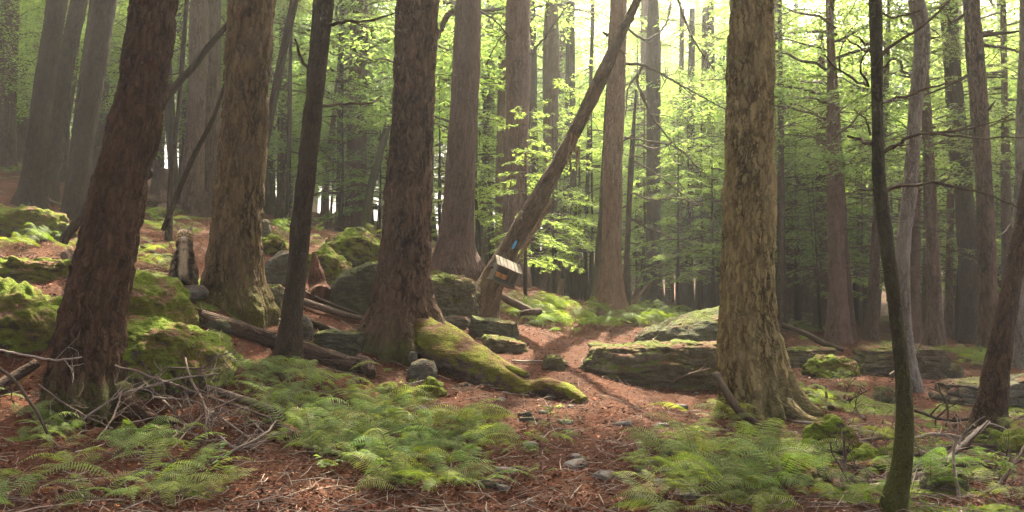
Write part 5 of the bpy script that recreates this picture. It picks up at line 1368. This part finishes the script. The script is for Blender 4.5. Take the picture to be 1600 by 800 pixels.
fern_patch([(1010, 728), (1070, 680), (1120, 658), (1230, 690), (1290, 730), (1300, 800), (985, 800)], 54, 'fern in the patch in front of the thick tan trunk', 'ferns in front of the thick tan trunk', 2)
fern_patch([(0, 705), (180, 700), (260, 712), (360, 750), (370, 800), (0, 800)], 17, 'low fern in the lower left corner', 'ferns in the lower left corner', 3, smin=.65, smax=1.1, gap=.22)
fern_patch([(0, 605), (60, 660), (190, 690), (150, 700), (0, 690)], 6, 'small fern at the foot of the leaning front trunk', 'small ferns by the leaning front trunk', 4, smin=.5, smax=.8)
fern_patch([(762, 484), (860, 482), (1050, 488), (1040, 512), (900, 520), (800, 506)], 40, 'bright fern in the sunny strip behind the long layered boulder', 'ferns in the sunny strip behind the long boulder', 5, kinds=(4, 5), smin=.9, smax=1.5, y1=26, gap=.2)
fern_patch([(20, 366), (105, 372), (112, 400), (30, 400)], 6, 'sunlit fern on the bank behind the mossy ledge at left', 'sunlit ferns on the left bank', 6, kinds=(4, 0), y1=20)
fern_patch([(212, 382), (268, 390), (280, 425), (214, 420)], 7, 'sunlit fern beside the cat', 'sunlit ferns beside the cat', 7, kinds=(4, 0), smin=.6, smax=.9, y1=20)
fern_patch([(225, 330), (300, 345), (310, 372), (225, 372)], 6, 'fern on the slope above the cat', 'ferns on the slope above the cat', 8, kinds=(0, 4), y1=25)
fern_patch([(410, 362), (520, 358), (590, 372), (595, 405), (420, 395)], 14, 'fern among the mossy rocks on the slope left of the reddish trunk', 'ferns among the mossy rocks on the slope', 9, kinds=(0, 4, 1), y1=30)
fern_patch([(0, 262), (30, 262), (30, 285), (0, 285)], 5, 'fern by the broad pinkish trunk at the left edge', 'ferns at the upper left edge', 10, kinds=(4,), y1=40)
fern_patch([(1228, 500), (1292, 505), (1300, 545), (1232, 535)], 10, 'sunny fern behind the ledge right of the tan trunk', 'ferns behind the ledge right of the tan trunk', 11, kinds=(4, 5), y1=26)
fern_patch([(1268, 610), (1335, 615), (1340, 655), (1280, 650)], 7, 'fern between the tan trunk and the thin mossy bent trunk', 'ferns between the tan trunk and the bent trunk', 12, kinds=(0, 4), smin=.5, smax=.8)
fern_patch([(1492, 556), (1550, 556), (1550, 584), (1496, 584)], 7, 'fern at the foot of the sunlit edged trunk', 'ferns at the foot of the sunlit edged trunk', 13, kinds=(4, 0), y1=22)
fern_patch([(1560, 668), (1600, 660), (1600, 720), (1552, 712)], 5, 'fern under the leaning rough trunk, at the right edge', 'ferns under the leaning rough trunk', 14, kinds=(0, 4))
fern_patch([(1330, 690), (1410, 672), (1480, 690), (1480, 720), (1350, 720)], 4, 'small fern among the dead branches at right', 'small ferns among the dead branches at right', 15, kinds=(4, 0), smin=.45, smax=.7)
fern_patch([(1300, 770), (1600, 765), (1600, 800), (1300, 800)], 6, 'fern along the bottom right edge', 'ferns along the bottom right edge', 16, kinds=(0, 1, 4), smin=.6, smax=.95)
fern_patch([(780, 660), (860, 660), (880, 740), (820, 760)], 6, 'tiny fern on the edge of the path', 'tiny ferns on the path edge', 17, kinds=(3, 5), smin=.3, smax=.5)
fern_patch([(640, 485), (760, 480), (760, 500), (700, 510)], 4, 'fern by the dark mossy boulder', 'ferns by the dark mossy boulder', 18, kinds=(4, 0), smin=.5, smax=.8, y1=22)
# ------------------------------------------------------------------ small seedling with oval leaves
def seedlings():
    rs = np.random.RandomState(61)
    ms = []
    for k in range(4):
        g = Geo()
        for q in range(3):
            a = rs.uniform(0, 6.28); l = rs.uniform(.12, .28); tt = np.linspace(0, 1, 6)
            p = np.stack([np.cos(a) * tt * l * .6, np.sin(a) * tt * l * .6, l * (tt * 1.1 - .3 * tt ** 2)], 1)
            g.tube(p, .003 - .002 * tt, 4, 0)
            n = 9; i = rs.randint(2, 6, n); c = p[i]
            d = rnd_dirs(rs, n, .25); nn = np.stack([rs.normal(0, .3, n), rs.normal(0, .3, n), np.ones(n)], 1); nn /= np.linalg.norm(nn, axis=1, keepdims=True)
            g.kites(c, d, nn, rs.uniform(.04, .08, n), rs.uniform(.025, .045, n), 1)
        ms.append(g.mesh('seedling', [TWIG_DARK, LEAF_BRIGHT]))
    for (px, py, s, lab) in [(858, 655, 1.0, 'small seedling with broad leaves below the end of the mossy root'), (880, 672, .7, 'tiny low seedling on the path below the mossy root'), (1310, 606, 1.3, 'bright oval leaved seedling left of the thin mossy bent trunk'),
                             (1330, 590, 1.0, 'pale green seedling by the low moss cushion stone'), (615, 740, 1.1, 'bright pointed leaved seedling at the lower edge of the broad fern patch'), (520, 745, 1.0, 'small seedling at the sunny lower edge of the fern patch'),
                             (335, 735, 1.1, 'seedling in the sunny needles at lower left'), (1550, 740, 1.0, 'bright seedling by the sunny branches at lower right'), (1455, 700, .9, 'seedling right of the thin mossy bent trunk'), (640, 612, .8, 'small seedling below the rounded grey stone')]:
        h = ground_hit(px, py)
        o = obj('seedling', ms[px % 4], None, h); o.scale = (s, s, s); o.rotation_euler = (0, 0, px)
        tag(o, lab, 'seedling')
seedlings()

# ------------------------------------------------------------------ litter, twigs and moss tufts nobody could count
def litter():
    rs = np.random.RandomState(71)
    n = 120000
    y = 4.6 / (1 - rs.uniform(0, 1, n) * .80)
    x = rs.uniform(-1, 1, n) * (.62 * y + .6)
    mm = moss_mask(x, y); keep = rs.uniform(0, 1, n) > smooth(.1, .4, mm) * .85
    x, y = x[keep], y[keep]; n = len(x)
    z = terrain(x, y) + rs.uniform(.004, .03, n)
    a = rs.uniform(0, 6.28, n)
    d = np.stack([np.cos(a), np.sin(a), rs.normal(0, .28, n)], 1); d /= np.linalg.norm(d, axis=1, keepdims=True)
    nn = np.stack([rs.normal(0, .45, n), rs.normal(0, .45, n), np.ones(n)], 1); nn /= np.linalg.norm(nn, axis=1, keepdims=True)
    big = rs.uniform(0, 1, n) < .22
    l = np.where(big, rs.uniform(.03, .06, n), rs.uniform(.025, .07, n)); w = np.where(big, l * rs.uniform(.4, .65, n), rs.uniform(.004, .009, n))
    m, nt, b = newmat('dead_leaf')
    geo = nd(nt, 'ShaderNodeNewGeometry')
    c = ramp(nt, geo.outputs['Random Per Island'], [(0, (.025, .009, .005)), (.4, (.07, .024, .011)), (.7, (.125, .042, .019)), (.9, (.20, .085, .05)), (.97, (.28, .18, .13)), (1, (.30, .09, .03))])
    nt.links.new(c, b.inputs['Base Color']); b.inputs['Roughness'].default_value = .7; b.inputs['Specular IOR Level'].default_value = .12
    g = Geo(); g.kites(np.stack([x, y, z], 1), d, nn, l, w, 0, fold=.25)
    kind(obj('leaf_litter', g.mesh('leaf_litter', [m])), 'stuff')
    # fine fallen twigs
    g = Geo(); k = 4200
    y = 4.8 / (1 - rs.uniform(0, 1, k) * .76); x = rs.uniform(-1, 1, k) * (.62 * y + .5)
    for i in range(k):
        l = rs.uniform(.08, .4); a = rs.uniform(0, 6.28); dx, dy = math.cos(a) * l, math.sin(a) * l
        xs = x[i] + np.array([0, dx * .5 + rs.normal(0, .02), dx]); ys = y[i] + np.array([0, dy * .5 + rs.normal(0, .02), dy])
        zs = terrain(xs, ys) + rs.uniform(.005, .04) + np.array([0, rs.uniform(0, .03), rs.uniform(0, .05)])
        r = rs.uniform(.0018, .005)
        g.tube(np.stack([xs, ys, zs], 1), [r, r * .85, r * .5], 4, int(rs.rand() < .3))
    kind(obj('twig_litter', g.mesh('twig_litter', [TWIG, TWIG_PALE])), 'stuff')
    # tufts of moss and low herbs
    n = 26000
    y = 5.0 / (1 - rs.uniform(0, 1, n) * .78); x = rs.uniform(-1, 1, n) * (.62 * y + .5)
    keep = moss_mask(x, y) > .38; x, y = x[keep], y[keep]; n = len(x)
    z = terrain(x, y) + .012
    d = rnd_dirs(rs, n, .5); d[:, 2] = np.abs(d[:, 2]) + .35; d /= np.linalg.norm(d, axis=1, keepdims=True)
    nn = rnd_dirs(rs, n, .5)
    g = Geo(); g.kites(np.stack([x, y, z], 1), d, nn, rs.uniform(.02, .05, n), rs.uniform(.012, .025, n), 0)
    kind(obj('moss_tufts', g.mesh('moss_tufts', [FERN_Y])), 'stuff')
litter()
def litter_on_rocks():
    """dead leaves and needles lying on the tops of the stones"""
    rs = np.random.RandomState(72); C = []
    for w, lab in ROCK_TOPS:
        if 'cat sits' in lab: continue
        zc = np.quantile(w[:, 2], .62); t = w[w[:, 2] > zc]
        k = min(len(t), int(60 * (np.ptp(t[:, 0]) + .2)))
        C.append(t[rs.randint(0, len(t), k)])
    c = np.concatenate(C) + np.array([0, 0, .006]); n = len(c)
    keep = fbm(c * 2.5, 2, 3) > -.05; c = c[keep]; n = len(c)
    a = rs.uniform(0, 6.28, n); d = np.stack([np.cos(a), np.sin(a), rs.normal(0, .2, n)], 1); d /= np.linalg.norm(d, axis=1, keepdims=True)
    nn = np.stack([rs.normal(0, .3, n), rs.normal(0, .3, n), np.ones(n)], 1); nn /= np.linalg.norm(nn, axis=1, keepdims=True)
    l = rs.uniform(.03, .07, n)
    g = Geo(); g.kites(c, d, nn, l, np.where(rs.rand(n) < .4, l * .55, .007), 0, fold=.25)
    kind(obj('leaf_litter', g.mesh('rock_litter', [bpy.data.materials['dead_leaf']])), 'stuff')
litter_on_rocks()
# ------------------------------------------------------------------ the cat
def cat():
    import bmesh
    # local axes: x to the cat's left seen from the front is +x of the picture, front is -y, feet on z = 0; height about .66
    bm = bmesh.new()
    def ell(c, s, rx=0, rz=0):
        M = Matrix.Translation(c) @ Matrix.Rotation(rz, 4, 'Z') @ Matrix.Rotation(rx, 4, 'X') @ Matrix.Diagonal((*s, 1))
        bmesh.ops.create_uvsphere(bm, u_segments=24, v_segments=16, radius=1.0, matrix=M)
    def limb(a, b, ra, rb, n=8):
        a, b = Vector(a), Vector(b)
        for k in range(n + 1):
            f = k / n; r = ra * (1 - f) + rb * f
            ell(a.lerp(b, f), (r, r, r))
    ell((-.015, .07, .20), (.125, .15, .20), rx=-.28)          # hind body
    ell((-.085, .02, .12), (.065, .12, .125))                   # haunches
    ell((.085, .02, .12), (.062, .12, .125))
    ell((.005, -.01, .30), (.098, .10, .17), rx=-.15)          # chest
    ell((.005, -.055, .33), (.08, .06, .13))                    # ruff
    ell((.005, -.02, .45), (.086, .085, .07))                  # neck ruff
    ell((.005, -.03, .538), (.086, .085, .072))                 # head
    ell((.005, -.098, .512), (.038, .032, .027))                # muzzle
    ell((-.020, -.103, .512), (.024, .024, .021)); ell((.030, -.103, .512), (.024, .024, .021))
    ell((.005, -.096, .49), (.024, .022, .016))                 # chin
    ell((.005, -.092, .548), (.020, .028, .03))                 # nose bridge
    ell((-.05, -.045, .52), (.034, .04, .036)); ell((.06, -.045, .52), (.034, .04, .036))   # cheeks
    for s in (-1, 1):
        limb((s * .05 + .005, -.055, .27), (s * .042 + .005, -.085, .04), .042, .032)       # fore legs
        ell((s * .042 + .005, -.105, .024), (.034, .048, .026))                             # fore paws
        ell((s * .115, -.055, .024), (.036, .062, .026))                                    # hind paws
        # ears
        for k in range(10):
            f = k / 9
            ell((.005 + s * (.056 + .022 * f), -.02 - .004 * f, .585 + .080 * f), (.029 * (1 - f * .85), .013 * (1 - f * .6), .016))
    limb((-.10, .12, .06), (-.16, -.02, .035), .034, .034); limb((-.16, -.02, .035), (-.10, -.10, .03), .034, .02)  # tail round the side
    me = bpy.data.meshes.new('cat_raw'); bm.to_mesh(me); bm.free()
    tmp = bpy.data.objects.new('tmp', me); COL.objects.link(tmp)
    rm = tmp.modifiers.new('r', 'REMESH'); rm.mode = 'VOXEL'; rm.voxel_size = .0065; rm.use_smooth_shade = True
    sm = tmp.modifiers.new('s', 'SMOOTH'); sm.factor = .5; sm.iterations = 4
    bpy.context.view_layer.update()
    body = bpy.data.meshes.new_from_object(tmp.evaluated_get(bpy.context.evaluated_depsgraph_get()))
    bpy.data.objects.remove(tmp)
    n = len(body.vertices); co = np.zeros(n * 3, np.float32); body.vertices.foreach_get('co', co); p = co.reshape(-1, 3).astype(float)
    no = np.zeros(n * 3, np.float32); body.vertices.foreach_get('normal', no); nrm = no.reshape(-1, 3).astype(float)
    def coat(p):
        x, y, z = p[:, 0] - .005, p[:, 1], p[:, 2]
        nz = fbm(p * 22, 3, 4); n2 = fbm(p * 70, 2, 6)
        A = lambda c: np.array(c)[None]
        c = A((.20, .15, .095)) * (1 + .45 * n2)[:, None]
        st = np.sin(z * 70 + 4 * nz + 2.5 * np.abs(x) * 10)
        dark = smooth(.1, .6, st + .5 * nz) * (z < .5)
        c = c * (1 - .6 * dark)[:, None]
        # dark band beside the chest, from shoulder to paw
        band = np.exp(-((np.abs(x) - .074) / .022) ** 2) * smooth(.03, .08, z) * smooth(.42, .34, z) * (y < .02)
        c = c * (1 - .8 * band)[:, None]
        chest = smooth(.058, .022, np.abs(x) + .012 * nz) * (y < -.02) * smooth(.06, .13, z) * smooth(.49, .45, z)
        c = c * (1 - chest[:, None]) + chest[:, None] * A((.66, .52, .34)) * (1 + .35 * n2)[:, None]
        brk = chest * smooth(.5, .9, np.sin(z * 52 + 3 * nz)) * (z > .3)
        c = c * (1 - .5 * brk)[:, None]
        low = smooth(.07, .045, z) * (y < .0) * smooth(.085, .05, np.abs(x))
        c = c * (1 - .75 * low)[:, None]
        # head
        hd = z > .485
        hc = A((.50, .36, .20)) * (1 + .3 * n2)[:, None]
        brow = smooth(.3, .8, np.sin(np.abs(x) * 210 + 2 * nz)) * (z > .565) * (np.abs(x) < .05)
        hc = hc * (1 - .88 * brow)[:, None]
        chk = smooth(.4, .8, np.sin((z - .5) * 190 + np.abs(x) * 60)) * (np.abs(x) > .042) * (z < .56)
        hc = hc * (1 - .88 * chk)[:, None]
        ring = np.exp(-((np.hypot(np.abs(x) - .032, z - .543) - .020) / .008) ** 2) * (y < -.06)
        hc = hc * (1 - .8 * ring)[:, None]
        wh = smooth(.030, .018, np.abs(x)) * smooth(.528, .515, z) * (y < -.085)
        hc = hc * (1 - wh[:, None]) + wh[:, None] * A((.75, .68, .58))
        ns = np.exp(-(x / .009) ** 2 - ((z - .530) / .007) ** 2) * (y < -.105)
        hc = hc * (1 - ns[:, None]) + ns[:, None] * A((.30, .11, .08))
        ear = (z > .595) & (y < -.026); hc[ear] = np.array((.30, .22, .17))
        back = (y > .0) & hd; hc[back] = hc[back] * .7
        c[hd] = hc[hd]
        return np.clip(c, .008, .7)
    col = coat(p)
    a = body.attributes.new('coat', 'FLOAT_COLOR', 'POINT'); a.data.foreach_set('color', np.hstack([col, np.ones((n, 1))]).astype(np.float32).ravel())
    m, nt, b = newmat('cat_fur'); at = nd(nt, 'ShaderNodeAttribute', attribute_name='coat')
    nt.links.new(at.outputs['Color'], b.inputs['Base Color']); b.inputs['Roughness'].default_value = .9; b.inputs['Specular IOR Level'].default_value = .15
    body.materials.clear(); body.materials.append(m)
    h = P(287, 444, 10.75)
    root = obj('cat', body, None, h)
    sc = pxm(92, 10.75) / .655
    root.scale = (sc, sc, sc); root.rotation_euler = (0, 0, R(15))
    tag(root, 'brown tabby long haired cat sitting upright and facing the camera between two thick trunks', 'cat')
    # fur: short locks over the body
    rs = np.random.RandomState(9); k = 15000
    i = rs.randint(0, n, k); keep = (p[i, 2] < .5) | (np.abs(p[i, 0]) > .05); i = i[keep]; keep = ~((p[i, 2] > .5) & (p[i, 1] < -.07)); i = i[keep]; k = len(i)
    ln = np.where(p[i, 2] > .5, .014, .030) * rs.uniform(.6, 1.2, k)
    d = nrm[i] * .45 + np.stack([rs.normal(0, .15, k), rs.normal(0, .15, k), np.full(k, -.8)], 1); d /= np.linalg.norm(d, axis=1, keepdims=True)
    sd = rnd_dirs(rs, k, .6); g = Geo(); g.kites(p[i] - nrm[i] * .002, d, np.cross(d, sd), ln, np.full(k, .0045), 0)
    me = g.mesh('fur', [m]); c4 = np.repeat(np.hstack([col[i] * rs.uniform(.75, 1.3, (k, 1)), np.ones((k, 1))]), 4, 0)
    a = me.attributes.new('coat', 'FLOAT_COLOR', 'POINT'); a.data.foreach_set('color', c4.astype(np.float32).ravel())
    obj('fur', me, root)
    # eyes, ear tufts, whiskers
    em, nt, b = newmat('amber_eye'); b.inputs['Base Color'].default_value = (.62, .46, .08, 1); b.inputs['Roughness'].default_value = .15
    pm, nt, b = newmat('pupil'); b.inputs['Base Color'].default_value = (.01, .01, .01, 1); b.inputs['Roughness'].default_value = .1
    for s in (-1, 1):
        V, Q = cubesphere(8); V = V / np.linalg.norm(V, axis=1, keepdims=True)
        e = obj('eye', mesh_np('eye', V * np.array([.020, .010, .015]), Q, None, [em], True), root, (.005 + s * .031, -.0985, .543))
        obj('pupil', mesh_np('pupil', V * np.array([.005, .004, .0095]), Q, None, [pm], True), e, (0, -.008, 0))
        g = Geo(); t = np.linspace(0, 1, 5)
        for q in range(6):
            g.tube(np.stack([.005 + s * (.070 + .012 * t) + rs.normal(0, .004) * t, -.026 - 0 * t, .648 + (.026 + rs.uniform(0, .012)) * t], 1), .002 * (1 - .8 * t), 4)
        obj('ear_tuft', g.mesh('ear_tuft', [TWIG_DARK]), root)
        g = Geo()
        for q in range(4):
            g.tube(np.stack([.005 + s * (.03 + .075 * t), -.118 + .03 * t, .512 + (q - 1.5) * .012 * t - .02 * t ** 2], 1), .0009 * (1 - .7 * t), 3)
        obj('whiskers', g.mesh('whiskers', [TWIG_PALE]), root)
cat()
# ------------------------------------------------------------------ haze: the misty air of the wood
def build_haze():
    m = bpy.data.materials.new('misty_air'); m.use_nodes = True
    nt = m.node_tree; nt.nodes.remove(nt.nodes['Principled BSDF'])
    pv = nt.nodes.new('ShaderNodeVolumePrincipled')
    pv.inputs['Color'].default_value = (.98, .97, .93, 1)
    pv.inputs['Density'].default_value = HAZE_DENSITY
    pv.inputs['Anisotropy'].default_value = HAZE_ANISO
    nt.links.new(pv.outputs[0], nt.nodes['Material Output'].inputs['Volume'])
    bpy.context.view_layer.update()
    lo = np.full(3, 1e9); hi = np.full(3, -1e9)
    for o in COL.objects:
        if o.type == 'MESH':
            for c in o.bound_box:
                w = np.array(o.matrix_world @ Vector(c)); lo = np.minimum(lo, w); hi = np.maximum(hi, w)
    lo -= 1.0; hi += 1.0
    import bmesh
    bm = bmesh.new(); bmesh.ops.create_cube(bm, size=1)
    bmesh.ops.scale(bm, vec=tuple(hi - lo), verts=bm.verts); bmesh.ops.translate(bm, vec=tuple((hi + lo) / 2), verts=bm.verts)
    bmesh.ops.recalc_face_normals(bm, faces=bm.faces)
    me = bpy.data.meshes.new('haze'); bm.to_mesh(me); bm.free(); me.materials.append(m)
    kind(obj('haze', me), 'stuff')
    print('haze box', lo, hi)
if HAZE_DENSITY > 0: build_haze()
